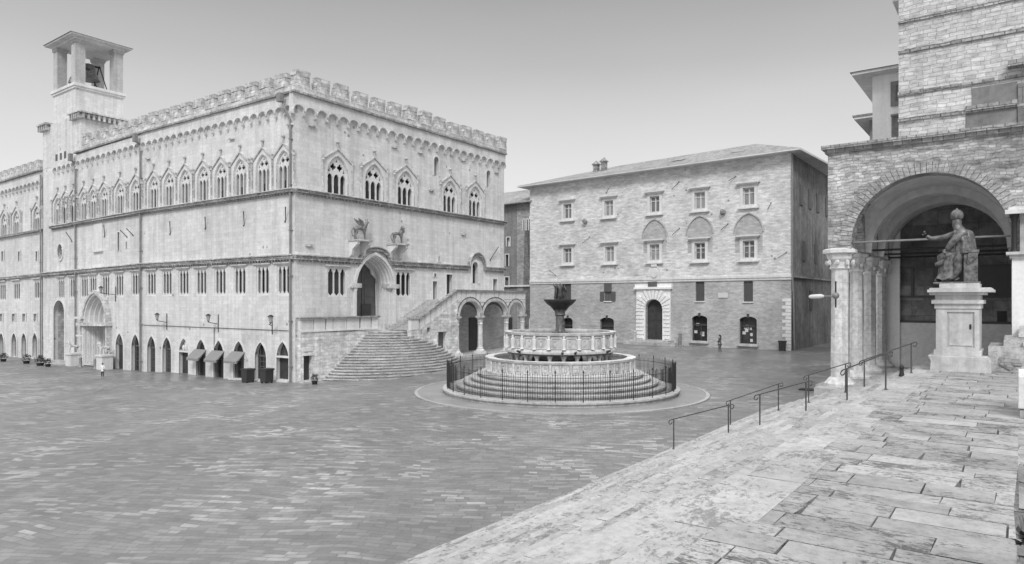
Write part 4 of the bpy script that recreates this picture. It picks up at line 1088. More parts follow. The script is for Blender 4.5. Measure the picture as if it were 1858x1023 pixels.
# ------------------------------------------------------------------ lower house between the two palaces
nh=thing('tower_house',FA.P(36,0,-4.75),'narrow rubble-stone house with tiled roof squeezed between the two palaces','house')
pal_,pal=pal,nh
FN=F(FA.P(0,-.6,0),FA.ex,FA.n); hN=[]
zeN=FN.sv(945,368)[1]
LS,_=FN.sv(938,400)
def opn(px0,px1,y0,y1,kind,nm,mat):
    op,o=small(FN,px0,px1,y0,y1,kind,nm,mat,surround=(kind!='s')); hN.append(op)
for px in (951,957.5,970.5,976.5): opn(px-2,px+2,397,418,'a','narrow_light','glass')
opn(961,974,574,612,'a','arched_doorway','door')
opn(947.5,951,575,600,'r','slit_door','door')
LN=48
MB().plate(FN,rect(LA-.2,LS,-6,zeN),-.4,0,[h for h in hN if max(p[0] for p in h)<LS],back=False).build('stone_wall','rubble',nh)
hN=[]
for a in ((917,923.5,461,483,'r','casement_window','glass'),(919,926,430,447,'r','blocked_niche','plaster'),(916,924,502,522,'r','casement_window','glass_pale')): 
    opn(*a)
FN2=FN
MB().plate(FN,rect(LS+.01,LN,-6,zeN),-.4,-.05,[h for h in hN if min(p[0] for p in h)>LS],back=False).build('plastered_wall','plaster_dark',nh)
MB().add([FN.P(LA-.3,.9,zeN),FN.P(LN,.9,zeN),FN.P(LN,-7,zeN+3.0),FN.P(LA-.3,-7,zeN+3.0),FN.P(LA-.3,.9,zeN-.12),FN.P(LN,.9,zeN-.12),FN.P(LN,-7,zeN-.1),FN.P(LA-.3,-7,zeN-.1)],[(0,1,2,3),(4,5,6,7),(0,1,5,4),(1,2,6,5),(3,0,4,7)]).build('tiled_roof','tiles',nh)
MB().box(FN,LA-.2,LN,.003,.2,zsc-.6,zsc-.4).build('string_course','trim',nh)
pal=pal_
# ------------------------------------------------------------------ fountain
FC=V((2.65,38.2,-5.0)); fx,fy=FC.x,FC.y
def ring(r0,r1,z0,z1,n,c=None,rot=0):
    c=c or (fx,fy,0)
    return MB().lathe(c,[(r0,z0),(r0,z1),(r1,z1),(r1,z0)],n,rot=rot,cap=False)
o=ring(6.3,7.95,-5.4,-4.955,64); o.build('fountain_ring_pavement','ring'); tag(bpy.data.objects['fountain_ring_pavement'],kind='structure')
o=ring(7.78,7.96,-5.4,-4.94,72).build('fountain_kerb_stone','kerb'); tag(o,kind='structure')
ft=thing('tiered_fountain',FC,'large marble fountain with two panelled basins, circular steps and a bronze bowl','fountain')
steps=[(6.45,-5.3,-4.72),(5.75,-4.8,-4.5),(5.35,-4.6,-4.3),(4.95,-4.4,-4.1),(4.55,-4.2,-3.9)]
for i,(r,a,b) in enumerate(steps):
    MB().lathe((fx,fy,0),[(r-.09,a),(r-.09,b-.08),(r,b-.08),(r,b),(.5,b)],50 if i else 60,cap=False).build('step','fountain_step',ft,jit=.006)
n2=25
r=4.0
lb=MB().lathe((fx,fy,0),[(r+.14,-3.9),(r+.14,-3.78),(r,-3.72),(r,-3.22),(r+.1,-3.16),(r+.14,-3.06),(r-.32,-3.06),(r-.32,-3.55),(.3,-3.6)],n2,cap=False).build('lower_basin','fountain',ft)
m=MB()
for i in range(50):
    a=2*PI*i/50; rr_=(r+.03)*(1 if i%2==0 else math.cos(PI/25)); c=(fx+rr_*math.cos(a),fy+rr_*math.sin(a),0)
    m.lathe(c,[(.05,-3.74),(.045,-3.3),(.085,-3.22)] if i%2 else [(.085,-3.76),(.07,-3.3),(.11,-3.2)],6)
m.each('colonnette','pillar',lb,smooth=50)
def panels(R_,n,z0,z1,sub,dep,parent,mats):
    for i in range(n):
        a0=2*PI*i/n; a1=2*PI*(i+1)/n
        p0=V((fx+R_*math.cos(a0),fy+R_*math.sin(a0),0)); p1=V((fx+R_*math.cos(a1),fy+R_*math.sin(a1),0))
        e=(p1-p0); L_=e.length; nn=V((math.cos((a0+a1)/2),math.sin((a0+a1)/2),0)); f=F(p0,e,nn)
        m=MB()
        for k in range(sub):
            u0=L_*k/sub+.12; u1=L_*(k+1)/sub-.12
            m.plate(f,rect(u0-.02,u1+.02,z0,z1),.0,.035,[rect(u0+.05,u1-.05,z0+.07,z1-.07)])
            for q in range(2 if sub==2 else 1):
                hx=u0+(u1-u0)*random.uniform(.3,.7); h=(z1-z0)*.5
                m.blob(f.P(hx,.01,z0+.08+h*.45),.08,.05,h*.5,6,5,ex=f.ex); m.blob(f.P(hx,.01,z0+.1+h*1.05),.05,.05,.06,6,4,ex=f.ex)
        m.build('relief_panel',mats,parent)
panels(r,25,-3.7,-3.26,2,.03,lb,'fountain')
MB().lathe((fx,fy,0),[(r-.34,-3.2),(.3,-3.2)],25,cap=False).build('basin_water','glass',ft)
# upper basin on short columns
r2=3.0
ub=MB().lathe((fx,fy,0),[(1.2,-2.88),(r2-.12,-2.84),(r2+.05,-2.76),(r2+.05,-2.66),(r2-.08,-2.5),(r2-.08,-1.86),(r2+.05,-1.8),(r2+.09,-1.68),(r2-.25,-1.68),(r2-.25,-2.2),(.2,-2.2)],24,cap=False).build('upper_basin','fountain',ft)
MB().lathe((fx,fy,0),[(r2-.26,-1.8),(.2,-1.8)],24,cap=False).build('basin_water','glass',ft)
m=MB()
for i in range(24):
    a=2*PI*i/24; c=(fx+(r2+.0)*math.cos(a),fy+(r2+.0)*math.sin(a),0)
    h=random.uniform(-.03,.03)
    m.lathe(c,[(.13,-2.52),(.09,-2.46),(.11,-2.3),(.12,-2.1+h),(.13,-2.0),(.06,-1.96),(.08,-1.9),(.07,-1.82)],7)
m.each('statuette','trim',ub,smooth=60)
panels(r2-.06,24,-2.5,-1.88,1,.03,ub,'fountain')
for i in range(24):
    a=2*PI*(i)/24; rr_=2.72; c=(fx+rr_*math.cos(a),fy+rr_*math.sin(a),0)
    MB().lathe(c,[(.13,-3.6),(.1,-3.4),(.1,-3.05),(.13,-3.0),(.18,-2.86)],8).build('short_column','pillar',ft,smooth=45)
MB().lathe((fx,fy,0),[(1.15,-3.6),(1.15,-2.87)],16).build('core','fountain',ft)
# bronze shaft and bowl with three nymphs
MB().lathe((fx,fy,0),[(.42,-2.2),(.42,-1.75),(.3,-1.7),(.24,-1.55),(.23,-.85),(.3,-.8),(.27,-.72),(.3,-.6),(.42,-.48)],20).build('bronze_shaft','bronze',ft,smooth=40)
MB().lathe((fx,fy,0),[(.3,-.52),(.42,-.46),(.52,-.34),(.72,-.2),(.82,-.08),(.9,.02),(.9,.06),(.78,.03),(.2,-.12)],24).build('bronze_bowl','dark_bronze',ft,smooth=50)
for i in range(3):
    a=2*PI*i/3+.5; q=(fx+.22*math.cos(a),fy+.22*math.sin(a),-.1)
    skin('nymph','dark_bronze',q,{'p':(0,0,.5,.13),'c':(0,0,.78,.12),'n':(0,0,.94,.05),'h':(0,0,1.06,.085),'sL':(-.13,0,.86,.055),'eL':(-.2,.05,.9,.04),'hL':(-.15,.1,1.04,.035),'sR':(.13,0,.86,.055),'eR':(.24,.0,.68,.04),'hR':(.2,.1,.52,.03),'kL':(-.06,.02,.28,.1),'fL':(-.07,0,.02,.1),'kR':(.06,.02,.28,.1),'fR':(.07,0,.02,.1)},
      [('p','c'),('c','n'),('n','h'),('c','sL'),('sL','eL'),('eL','hL'),('c','sR'),('sR','eR'),('eR','hR'),('p','kL'),('kL','fL'),('p','kR'),('kR','fR')],'p',ft,rotz=a-PI/2)
for a in (.9,2.5,-1.6,-2.4,-.7,4.9): 
    MB().path([(fx+3.0*math.cos(a),fy+3.0*math.sin(a),-2.7),(fx+3.25*math.cos(a),fy+3.25*math.sin(a),-2.62)],[.07,.05],6).build('water_spout','dark_bronze',ft)
# iron fence round the fountain
fe=thing('iron_fence',FC,'circular dark iron railing standing on the lowest step round the marble fountain','fence')
RF=6.22; zf0=-4.72; NP=30; NB=11
for i in range(NP):
    a0=2*PI*i/NP
    c=(fx+RF*math.cos(a0),fy+RF*math.sin(a0),0)
    MB().lathe(c,[(.022,zf0),(.022,zf0+1.34),(.036,zf0+1.38),(.008,zf0+1.5)],6).build('post','iron',fe)
    m=MB()
    for k in range(1,NB):
        a=a0+2*PI/NP*k/NB; x=fx+RF*math.cos(a); y=fy+RF*math.sin(a)
        m.tube((x,y,zf0+.08),(x,y,zf0+(1.32 if k%3 else 1.4)),.017,.012,4)
    for z in (.12,1.12):
        m.path([(fx+RF*math.cos(a0+2*PI/NP*k/4),fy+RF*math.sin(a0+2*PI/NP*k/4),zf0+z) for k in range(5)],.014,4)
    m.build('railing_panel','iron',fe)
# ------------------------------------------------------------------ cathedral steps and terrace
TZ=-2.4; NS=17; sB=-9.25; sT=-2.65; zB=-5.0
prof=[]
for i in range(NS):
    s_=sB+(sT-sB)*i/NS; prof.append((s_,zB+(TZ-zB)*(i+1)/NS))
def run(t0,t1,smin,name,mat):
    ex=F(ST(0,0),E2,-E1)
    m=MB()
    for i,(s_,z) in enumerate(prof):
        if s_+.01<smin: continue
        s2=prof[i+1][0] if i+1<NS else sT+.3
        m.add([ST(s_,t0,z),ST(s2+.03,t0,z),ST(s2+.03,t1,z),ST(s_,t1,z),ST(s_,t0,z-.17 if i else z-.6),ST(s_,t1,z-.17 if i else z-.6),ST(s2+.03,t1,z-.17),ST(s2+.03,t0,z-.17)],[(0,1,2,3),(0,3,5,4),(3,2,6,5),(0,1,7,4)])
    return m.build(name,mat)
rs=random.Random(5)
m=MB(); mb=MB()
for i,(s_,z) in enumerate(prof):
    s2=prof[i+1][0] if i+1<NS else sT+.3
    mb.add([ST(s_+.05,-18,z-.10),ST(s2+.06,-18,z-.10),ST(s2+.06,31.2,z-.10),ST(s_+.05,31.2,z-.10),ST(s_+.05,-18,z-.7),ST(s_+.05,31.2,z-.7),ST(s2+.06,31.2,z-.7),ST(s2+.06,-18,z-.7)],[(0,1,2,3),(0,3,5,4),(3,2,6,5),(0,1,7,4)])
    t=-18+rs.random()
    bk=.008
    while t<31.3:
        L_=rs.uniform(1.1,2.6); t2=min(t+L_,31.3); g_=rs.uniform(.004,.010); dz=rs.uniform(-.006,.006); e0=rs.uniform(-.012,.012)
        A=[ST(s_+e0,t+g_,z+dz),ST(s2+.04-bk,t+g_,z+dz),ST(s2+.04-bk,t2-g_,z+dz+rs.uniform(-.003,.003)),ST(s_+e0+rs.uniform(-.008,.008),t2-g_,z+dz)]
        parts_=[A]
        if i in (4,10,14):
            c1=A[0].lerp(A[1],.50);c2=A[3].lerp(A[2],.50);e1=A[0].lerp(A[1],.63);e2=A[3].lerp(A[2],.63); parts_=[[A[0],c1,c2,A[3]],[e1,A[1],A[2],e2]]
        for A in parts_: m.add(A+[q-V((0,0,.13)) for q in A],[(0,1,2,3),(4,5,6,7),(0,1,5,4),(1,2,6,5),(2,3,7,6),(3,0,4,7)])
        t=t2
o=m.build('cathedral_steps','stair_slabs'); tag(o,kind='structure')
o=mb.build('steps_bedding','soot'); tag(o,kind='structure')
m=MB(); t=-18
while t<31.4:
    w_=rs.choice((.38,.44,.5,.55,.62)); t2=min(t+w_,31.5); s_=sT+.04; first=True
    while s_<9:
        L_=rs.uniform(.7,1.6)*(.5 if first else 1); first=False; s2=s_+L_; g_=rs.uniform(.005,.014); dz=rs.uniform(-.004,.005); sk=rs.uniform(-.02,.02)
        h_=rs.uniform(.005,.014); A=[ST(s_+g_+(sk if s_>sT+.1 else 0),t+h_,TZ+dz),ST(s2-g_,t+h_,TZ+dz),ST(s2-g_,t2-h_,TZ+dz),ST(s_+g_,t2-h_,TZ+dz)]
        if rs.random()<.12: A[1]=A[1]-E2*.04
        m.add(A+[q-V((0,0,.1)) for q in A],[(0,1,2,3),(0,1,5,4),(1,2,6,5),(2,3,7,6),(3,0,4,7)]); s_=s2
    t=t2
o=m.build('cathedral_terrace','slabs'); tag(o,kind='structure')
o=MB().add([ST(sT+.08,-18,TZ-.035),ST(14,-18,TZ-.035),ST(14,31.5,TZ-.035),ST(sT+.08,31.5,TZ-.035),ST(sT+.08,-18,TZ-3),ST(14,-18,TZ-3),ST(14,31.5,TZ-3),ST(sT+.08,31.5,TZ-3)],[(0,1,2,3),(4,5,6,7),(0,1,5,4),(1,2,6,5),(2,3,7,6),(3,0,4,7)]).build('terrace_bedding','soot'); tag(o,kind='structure')
def stz(s_):
    if s_>=sT: return TZ
    i=int((s_-sB)/(sT-sB)*NS); return prof[max(0,min(NS-1,i))][1] if s_>=sB else -5
def handrail(s0,t,label,run=1.8):
    s1=s0+run; z0=stz(s0); z1=stz(s1)
    a=ST(s0,t,z0); b=ST(s1,t,z1)
    T=thing('handrail',a,label,'handrail','iron handrails on the cathedral steps')
    for p,h in ((a,.98),(b,.98)):
        MB().tube(p,p+V((0,0,h)),.021,n=8).lathe((p.x,p.y,p.z),[(.05,0),(.05,.02),(.026,.04)],8).build('post','rail_iron',T)
    d=(b-a); A=a+V((0,0,.98)); B=b+V((0,0,.98)); e=d.normalized()
    pts=[]
    for k in range(9,-1,-1):
        th=PI*1.5*k/9; pts.append(A-e*(.10*math.sin(th)*.6+.12)+V((0,0,-.07+.07*math.cos(th))))
    pts+= [A,B]
    for k in range(10):
        th=PI*1.5*k/9; pts.append(B+e*(.12+.10*math.sin(th)*.6)+V((0,0,-.07+.07*math.cos(th))))
    MB().path(pts,.017,6).build('rail','rail_iron',T)
handrail(-9.15,21.3,'handrail at the foot of the steps in the near row, closest to the fountain')
handrail(-6.3,21.0,'handrail halfway up the steps in the near row of three',1.3)
handrail(-3.9,20.9,'highest handrail of the near row, by the top of the steps',.95)
handrail(-9.1,26.6,'handrail low on the steps in the far row, against the dark paving of the square')
handrail(-6.1,26.0,'handrail halfway up in the far row, in front of the corner pillar of the loggia',1.2)
handrail(-4.35,26.2,'farthest and highest handrail, by the statue pedestal',1.4)
# ------------------------------------------------------------------ cathedral flank with loggia
T0=31.5
FE=F(ST(0,T0),E2,-E1)
ca=thing('cathedral',ST(-3,T0,-3.6),'cathedral flank with an arched loggia on octagonal pillars under a coursed stone wall','church')
sL=-6.62; arL=-5.72; arR=-.33; cs=(arL+arR)/2; cr=(arR-arL)/2; zS=2.3; ZT=6.35
arc=[(cs+cr*math.cos(PI*k/24),zS+cr*math.sin(PI*k/24)) for k in range(25)]
loop=[(sL,1.95),(arL,1.95)]+arc[::-1]+[(arR,-2.6),(9,-2.6),(9,ZT),(sL,ZT)]
MB().plate(FE,loop,-.75,0).build('end_arch_wall','loggia_rubble',ca)
vm=MB()
for k in range(46):
    t0=PI*k/46+.004; t1=PI*(k+1)/46-.004; r0=cr+.01; r1=cr+.42+.06*random.random()
    f_=lambda r,t:(cs+r*math.cos(t),zS+r*math.sin(t))
    vm.plate(FE,[f_(r0,t0),f_(r1,t0),f_(r1,t1),f_(r0,t1)],-.02,.03+.015*random.random())
vm.build('arch_ring','rubble',ca)
MB().box(FE,sL-.22,9,-1.2,.25,ZT,ZT+.16).box(FE,sL-.1,9,-1.1,.12,ZT-.16,ZT).build('loggia_cornice','dirty_trim',ca)
MB().box(FE,sL,9,-14,-1.2,ZT-.3,ZT+.1).build('loggia_roof','tiles',ca)
# pillars and the row of side arches
tp=[T0+.38,T0+3.95,T0+7.45,T0+10.8]; sP=-6.22
FR=F(ST(sP,0),E1,-E2)
def pillar(t,zb):
    c=ST(sP,t); kk=1 if t==tp[0] else .8
    o=MB().lathe((c.x,c.y,0),[(.37*kk,zb+.35),(.34*kk,1.3)],8,rot=PI/8-R(36.4)).build('pillar','pillar',ca)
    MB().lathe((c.x,c.y,0),[(r_*kk,z_q) for r_,z_q in ((.37,1.3),(.42,1.36),(.39,1.42),(.39,1.62),(.5,1.75),(.54,1.95),(.68,2.0),(.68,2.14),(.5,2.2))],8,rot=PI/8-R(36.4)).build('capital','trim',o)
    m=MB()
    for k in range(8):
        a=k*PI/4-R(36.4); m.blob((c.x+.5*kk*math.cos(a),c.y+.5*kk*math.sin(a),1.6),.09,.09,.12,6,4,jit=.2)
    m.each('capital_leaf','trim',o)
    MB().lathe((c.x,c.y,0),[(.66,zb-.6),(.66,zb+.1),(.55,zb+.2),(.47,zb+.3),(.41,zb+.36)],8,rot=PI/8-R(36.4)).build('pillar_base','pillar',o)
for t in tp: pillar(t,-3.6)
sideloop=[]
z_c=2.2
sa=[(tp[0]-.38,z_c)]
for i in range(3):
    a=tp[i]+.38; b=tp[i+1]-.38; c=(a+b)/2; rr=(b-a)/2
    sa+=[(a,z_c)]+[(c-rr*math.cos(PI*k/12),z_c+rr*1.1*math.sin(PI*k/12)) for k in range(1,12)]+[(b,z_c)]
sa+=[(tp[3]+.8,z_c),(tp[3]+.8,ZT),(tp[0]-.38,ZT)]
MB().plate(FR,sa,-.42,.4).build('side_arcade_wall','loggia_rubble',ca)
# groin vault
m=MB(); vs=[];fs=[]; ss=[sP+.43+(arR+.15-sP-.43)*i/24 for i in range(25)]; nt=54; ts=[T0+.7+(tp[3]+.4-T0-.7)*j/nt for j in range(nt+1)]
c2=(ss[0]+ss[-1])/2; r2_=(ss[-1]-ss[0])/2
for t in ts:
    i=max(0,min(2,int((t-tp[0])/3.5))); a,b=tp[i]+.2,tp[i+1]-.2; c=(a+b)/2; rr=(b-a)/2
    zc=2.3+2.3*math.sqrt(max(0,1-((t-c)/rr)**2))
    for s_ in ss:
        zb_=2.3+2.69*math.sqrt(max(0,1-((s_-c2)/r2_)**2)); vs.append(ST(s_,t,max(zb_,min(zc,4.9))))
n=len(ss)
fs=[(j*n+i,j*n+i+1,(j+1)*n+i+1,(j+1)*n+i) for j in range(nt) for i in range(n-1)]
MB().add(vs,fs).build('groin_vault','loggia_in',ca,smooth=40)
m=MB()
for t in tp[1:3]:
    f=F(ST(0,t),E2,-E1); m.strip(f,[(cs-(cr-.0)*math.cos(PI*k/20),2.2+(cr-.05)*math.sin(PI*k/20)) for k in range(21)],.34,-.28,.28)
m.each('transverse_rib','loggia_in',ca)
FB=F(ST(0,tp[3]+.55),E2,-E1)
bs,_=FB.sv(1634,500)
MB().box(FB,sP-.3,bs,-.6,.3,-3.8,4.9).build('lit_strip_pier','plaster',ca)  # pale pier added in place of the light falling down this strip
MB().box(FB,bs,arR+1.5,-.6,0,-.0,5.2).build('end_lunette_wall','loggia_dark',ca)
zl=FB.sv(1700,586)[1]
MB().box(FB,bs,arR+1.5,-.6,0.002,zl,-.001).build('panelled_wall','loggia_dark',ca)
MB().box(FB,bs,arR+1.5,-.6,.22,-3.8,zl).build('stone_bench','gate',ca)
m=MB(); m.box(FB,bs,arR+.6,.003,.16,zl+.0,zl+.12)
z1_=FB.sv(1700,540)[1]; z2_=FB.sv(1700,486)[1]
m.box(FB,bs,arR+.6,.003,.14,z1_,z1_+.12).box(FB,bs,arR+.6,.003,.1,z2_,z2_+.1)
for k in range(4): m.box(FB,bs+.5+k*1.5,bs+.62+k*.9,.003,.07,z1_+.12,z2_)
m.build('panel_moulding','shutter',ca)
u,z=FB.sv(1818,575); MB().box(FB,u-.2,u+.2,.003,.02,z-.3,z+.3).build('vent','door',ca)
# inner cathedral wall of the loggia and the floor
FI=F(ST(arR+.05,0),E1,-E2)
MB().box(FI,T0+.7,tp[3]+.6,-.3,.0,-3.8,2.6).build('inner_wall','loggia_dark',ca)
MB().box(FE,sP-.9,arR+.2,-(tp[3]+.3-T0),-.02,-4.6,-3.6).build('loggia_floor','slabs',ca)
MB().box(FE,sP-.75,9,-.02,.9,-5.3,-3.62).build('corner_plinth','stair_slabs',ca)
# iron ties
MB().tube(FE.P(arL-.3,-.38,FE.sv(1560,438)[1]),FE.P(arR+.3,-.38,2.42),.045).build('tie_rod','pipe',ca)
m=MB()
for t,z in ((tp[1],2.3),(tp[2],2.3),(tp[3]-.3,2.3)): m.tube(ST(sP,t,z),ST(arR,t,z),.05)
for a,b in zip(tp,tp[1:]): m.tube(ST(sP,a,2.3),ST(sP,b,2.3),.04)
m.each('inner_tie_rod','iron',ca)
# wall above, with its weathered ledges
FU=F(ST(0,T0+.8),E2,-E1)
us,_=FU.sv(1630.5,200)
MB().box(FU,us,12,-11,0,ZT-.2,19).build('upper_wall','ashlar',ca)
for y in (41,95.5,171.5,219,):
    z=FU.sv(1631,y)[1]; mm=MB(); x=us-.02; 
    while x<9:
        L_=random.uniform(.35,.9); mm.box(FU,x,min(x+L_,9),.003,.06+.05*random.random(),z-.06-.03*random.random(),z+.05+.04*random.random()); x+=L_+.01
    mm.build('weathered_ledge','dirty_trim',ca)
for y in (-20,-75,-140):
    z=FU.sv(1631,y)[1]; MB().box(FU,us-.02,9,.003,.1,z-.06,z+.06).build('weathered_ledge','dirty_trim',ca)
a,z0=FU.sv(1752,238); b,_=FU.sv(1846,238)
za=FU.sv(1800,233)[1]; zb_=FU.sv(1800,199)[1]; zc=FU.sv(1800,188)[1]; zd_=FU.sv(1800,155)[1]
MB().box(FU,a,b,.003,.02,za,zb_).box(FU,a+.2,b,.003,.02,zc,zd_).build('plaster_patch','plaster_dark',ca)
a,_=FU.sv(1752,190); MB().box(FU,a,b,.003,.18,FU.sv(1800,197)[1],FU.sv(1800,188)[1]).build('patch_ledge','dirty_trim',ca)
a,_=FU.sv(1847,200); MB().box(FU,a,a+.22,.003,.1,za,FU.sv(1850,152)[1]).build('recess_shade_strip','loggia_dark',ca)  # raised dark strip, its colour stands in for the shade of a recess
c=FU.P(a+.55,.15,0); MB().lathe((c.x,c.y,0),[(.17,za),(.16,zd_+.3),(.26,zd_+.5)],12).build('engaged_column','pillar',ca,smooth=40)
MB().box(FU,a-.3,9,.003,.5,zd_+.5,zd_+.72).build('string_ledge','dirty_trim',ca)
MB().add([ST(-4.85,36.3,13.85),ST(-3.9,36.3,13.85),ST(-3.9,60,13.85),ST(-4.85,60,13.85),ST(-4.85,36.3,14.0),ST(-3.9,36.3,14.35),ST(-3.9,60,14.35),ST(-4.85,60,14.0)],[(0,1,2,3),(4,5,6,7),(0,1,5,4),(3,0,4,7)]).build('side_eave','loggia_in',ca)
# pulpit against the wall at the far right
FP=F(ST(0,T0-.95),E2,-E1)
pa_,_=FP.sv(1833,500)
pz0=FP.sv(1845,640)[1]; pz1=FP.sv(1845,462)[1]; pz2=FP.sv(1845,388)[1]
pu=thing('stone_pulpit',FP.P(pa_+1,.0,TZ),'pale carved outdoor pulpit with slender dark corner columns, beside the loggia arch','pulpit')
MB().box(FP,pa_+.05,pa_+3,-.94,0,TZ,pz1).build('pulpit_base','plaster',pu)
MB().box(FP,pa_-.12,pa_+3.1,-.95,.2,pz1,pz1+.1).box(FP,pa_-.02,pa_+3.1,-.95,.1,pz1-.12,pz1).build('pulpit_ledge','pedestal',pu)
MB().box(FP,pa_+.28,pa_+3,-.9,-.15,pz1+.101,pz2).build('pulpit_body','pedestal',pu)
MB().strip(FP,[(pa_+.5,pz1+.3),(pa_+.5,pz2-.5)]+[(pa_+.95-.45*math.cos(PI*k/8),pz2-.5+.35*math.sin(PI*k/8)) for k in range(1,8)]+[(pa_+1.4,pz2-.5),(pa_+1.4,pz1+.3)],.09,-.149,-.08).build('arched_panel','trim',pu)
for q in (.12,1.7):
    c=FP.P(pa_+q,-.05,0); MB().lathe((c.x,c.y,0),[(.13,pz1+.1),(.09,pz1+.25),(.085,pz2-.25),(.16,pz2)],12).build('corner_column','iron',pu,smooth=40)
MB().box(FP,pa_-.15,pa_+3.1,-.95,.22,pz2,pz2+.14).box(FP,pa_-.05,pa_+3.1,-.95,.1,pz2+.14,pz2+.26).build('pulpit_cornice','trim',pu)
# steps beside the pulpit
sd=thing('side_steps',ST(-.3,29.6,TZ),'short rough stone steps with a worn block front, between the pedestal and the pulpit','steps')
FQ=F(ST(0,28.3),E2,-E1)
q0,_=FQ.sv(1803,650); q1,_=FQ.sv(1848,650); zq=FQ.sv(1820,629)[1]
for i,(h,dx) in enumerate(((.0,0),(.32,.42),(.64,.84))):
    MB().box(FQ,q0-.15+dx,q1+1.6,-2.1,(-.25 if i else 0),TZ if not i else zq+h-.32,zq+h).build('step','steps',sd,jit=.03)
MB().box(FQ,q1+.12,q1+2.5,-.4,.05,zq+.05,zq+.16).box(FQ,q1+.1,q1+.2,-.3,.0,TZ,zq+.05).box(FQ,q1+.75,q1+2.4,-.35,.0,TZ,zq+.05).build('stone_bench','pedestal',sd)
MB().blob(FQ.P(q0+.45,.0,TZ+.35),.36,.08,.26,8,5,jit=.25,ex=E2).build('worn_relief','rubble',sd)
# near stone pier at the right edge with weeds
FZ=F(ST(0,5.3),E2,-E1)
np_=thing('stone_buttress',ST(.8,5.6,TZ),'low foot of rough stone courses with weeds, nearest the viewer on the terrace','buttress')
x0=FZ.sv(1843.5,1000)[0]; zt_=FZ.sv(1843,842)[1]; z=TZ
while z<zt_-.02:
    h=random.uniform(.2,.36); z1=min(z+h,zt_)
    MB().box(FZ,x0+random.uniform(0,.02),x0+2.2,-1.3,random.uniform(-.03,.02),z,z1).build('course','rubble',np_,jit=.012); z=z1+.004
FZ2=F(ST(0,17.4),E2,-E1); x2=FZ2.sv(1847,720)[0]
n2_=thing('wall_plinth_block',ST(1,18,TZ),'pale plain stone block on the terrace between the rough buttress foot and the pulpit','block')
MB().box(FZ2,x2,x2+2,-1.8,0,TZ+.2,FZ2.sv(1850,682)[1]).build('block','trim',n2_,jit=.01,bevel=.02); MB().box(FZ2,x2+.03,x2+2,-1.7,-.05,TZ,TZ+.2).build('footing','dirty_trim',n2_)
weeds=MB()
wc=FZ.P(x0+.07,.05,FZ.sv(1850,975)[1])
for i in range(160):
    a=random.uniform(0,2*PI); e=random.uniform(-.3,1.2); r=random.uniform(.02,.10)
    p=wc+V((math.cos(a)*r,-abs(math.sin(a))*r*.8,math.sin(e)*r)); d=V((random.uniform(-1,1),random.uniform(-1,1),random.uniform(-.3,1))).normalized()*.025; q=d.cross(V((random.random(),random.random(),1))).normalized()*.018
    weeds.add([p-d,p+q,p+d,p-q],[(0,1,2,3)])
o=weeds.build('wall_weeds','leaf'); tag(o,'dark tuft of weeds growing from the rough stone buttress foot','weeds')
# ------------------------------------------------------------------ statue on its pedestal
sc_,tc_=-1.66,28.6
FPd=F(ST(0,tc_-.8),E2,-E1)
pd=thing('statue_pedestal',ST(sc_,tc_,TZ),'tall pale marble pedestal with moulded cornice and recessed panel before the loggia arch','pedestal')
ba,_=FPd.sv(1689,660); bb,_=FPd.sv(1799,660); a,_=FPd.sv(1698,600); b,_=FPd.sv(1777,600); cA,_=FPd.sv(1684,530); cB,_=FPd.sv(1803,530); cmid=(a+b)/2
z_=lambda y:FPd.sv(1745,y)[1]
D=1.7
MB().plate(FPd,[(ba,TZ),(bb,TZ),(bb-.02,z_(655)),(b+.22,z_(646)),(a-.22,z_(646)),(ba+.02,z_(655))],-D-.3,.3).build('pedestal_base','pedestal',pd,bevel=.015)
MB().box(FPd,a-.06,b+.06,-D-.05,.05,z_(646),z_(636)).build('pedestal_foot','pedestal',pd,bevel=.01)
MB().plate(FPd,rect(a,b,z_(636),z_(560)),-.06,0,[rect(a+.33,b-.14,z_(631),z_(566))]).box(FPd,a,b,-D,-.061,z_(636),z_(560)).build('pedestal_body','pedestal',pd,bevel=.008)
pn=MB().box(FPd,a+.39,b-.2,-.06,-.03,z_(627),z_(570)).build('front_panel','pedestal',pd)
MB().box(FPd,b-.28,b-.22,-.03,-.01,z_(597),z_(588)).build('iron_lock','iron',pn)
MB().box(FPd,a-.04,b+.04,-D-.04,.04,z_(560),z_(551)).box(FPd,a-.12,b+.12,-D-.1,.12,z_(551),z_(544)).box(FPd,a-.02,b+.02,-D,.03,z_(544),z_(535)).build('frieze','pedestal',pd,bevel=.006)
MB().box(FPd,a-.18,b+.18,-D-.1,.16,z_(535),z_(530)).box(FPd,cA,cB,-D-.25,.3,z_(530),z_(525)).box(FPd,cA+.06,cB-.06,-D-.2,.25,z_(525),z_(522)).build('pedestal_cornice','pedestal',pd,bevel=.006)
MB().box(FPd,a+.1,b-.0,-D+.2,.02,z_(522),z_(514)).build('pedestal_plinth','pedestal',pd,bevel=.01)
zst=z_(514)
sb=ST(sc_+.0,tc_+.0,zst)
SP=F(sb,(.838,-.545),(-.545,-.838))      # x to the right as the statue is seen, w towards the viewer
def sp(px,py,w=0): 
    k=24.3/1256
    return ((px-1742)*k, w, (515-py)*k)
st=thing('seated_pope_statue',sb,'weathered bronze enthroned pope in tiara and cope, arm raised, on the marble pedestal','statue')
J={}
def j(n,px,py,w,r): 
    x,ww,z=sp(px,py,w); p=SP.ex*x+SP.n*ww; J[n]=(p.x,p.y,z,r)
j('pel',1745,458,0,.30); j('belly',1745,448,.02,.30); j('chest',1742,432,.03,.29); j('neck',1735,416,.03,.17); j('chin',1733,410,.04,.15); j('head',1733,402,.03,.155); j('crown',1733,397,.03,.14)
j('sN',1740,424,.30,.17); j('eN',1727,441,.42,.13); j('wN',1717,455,.36,.08)
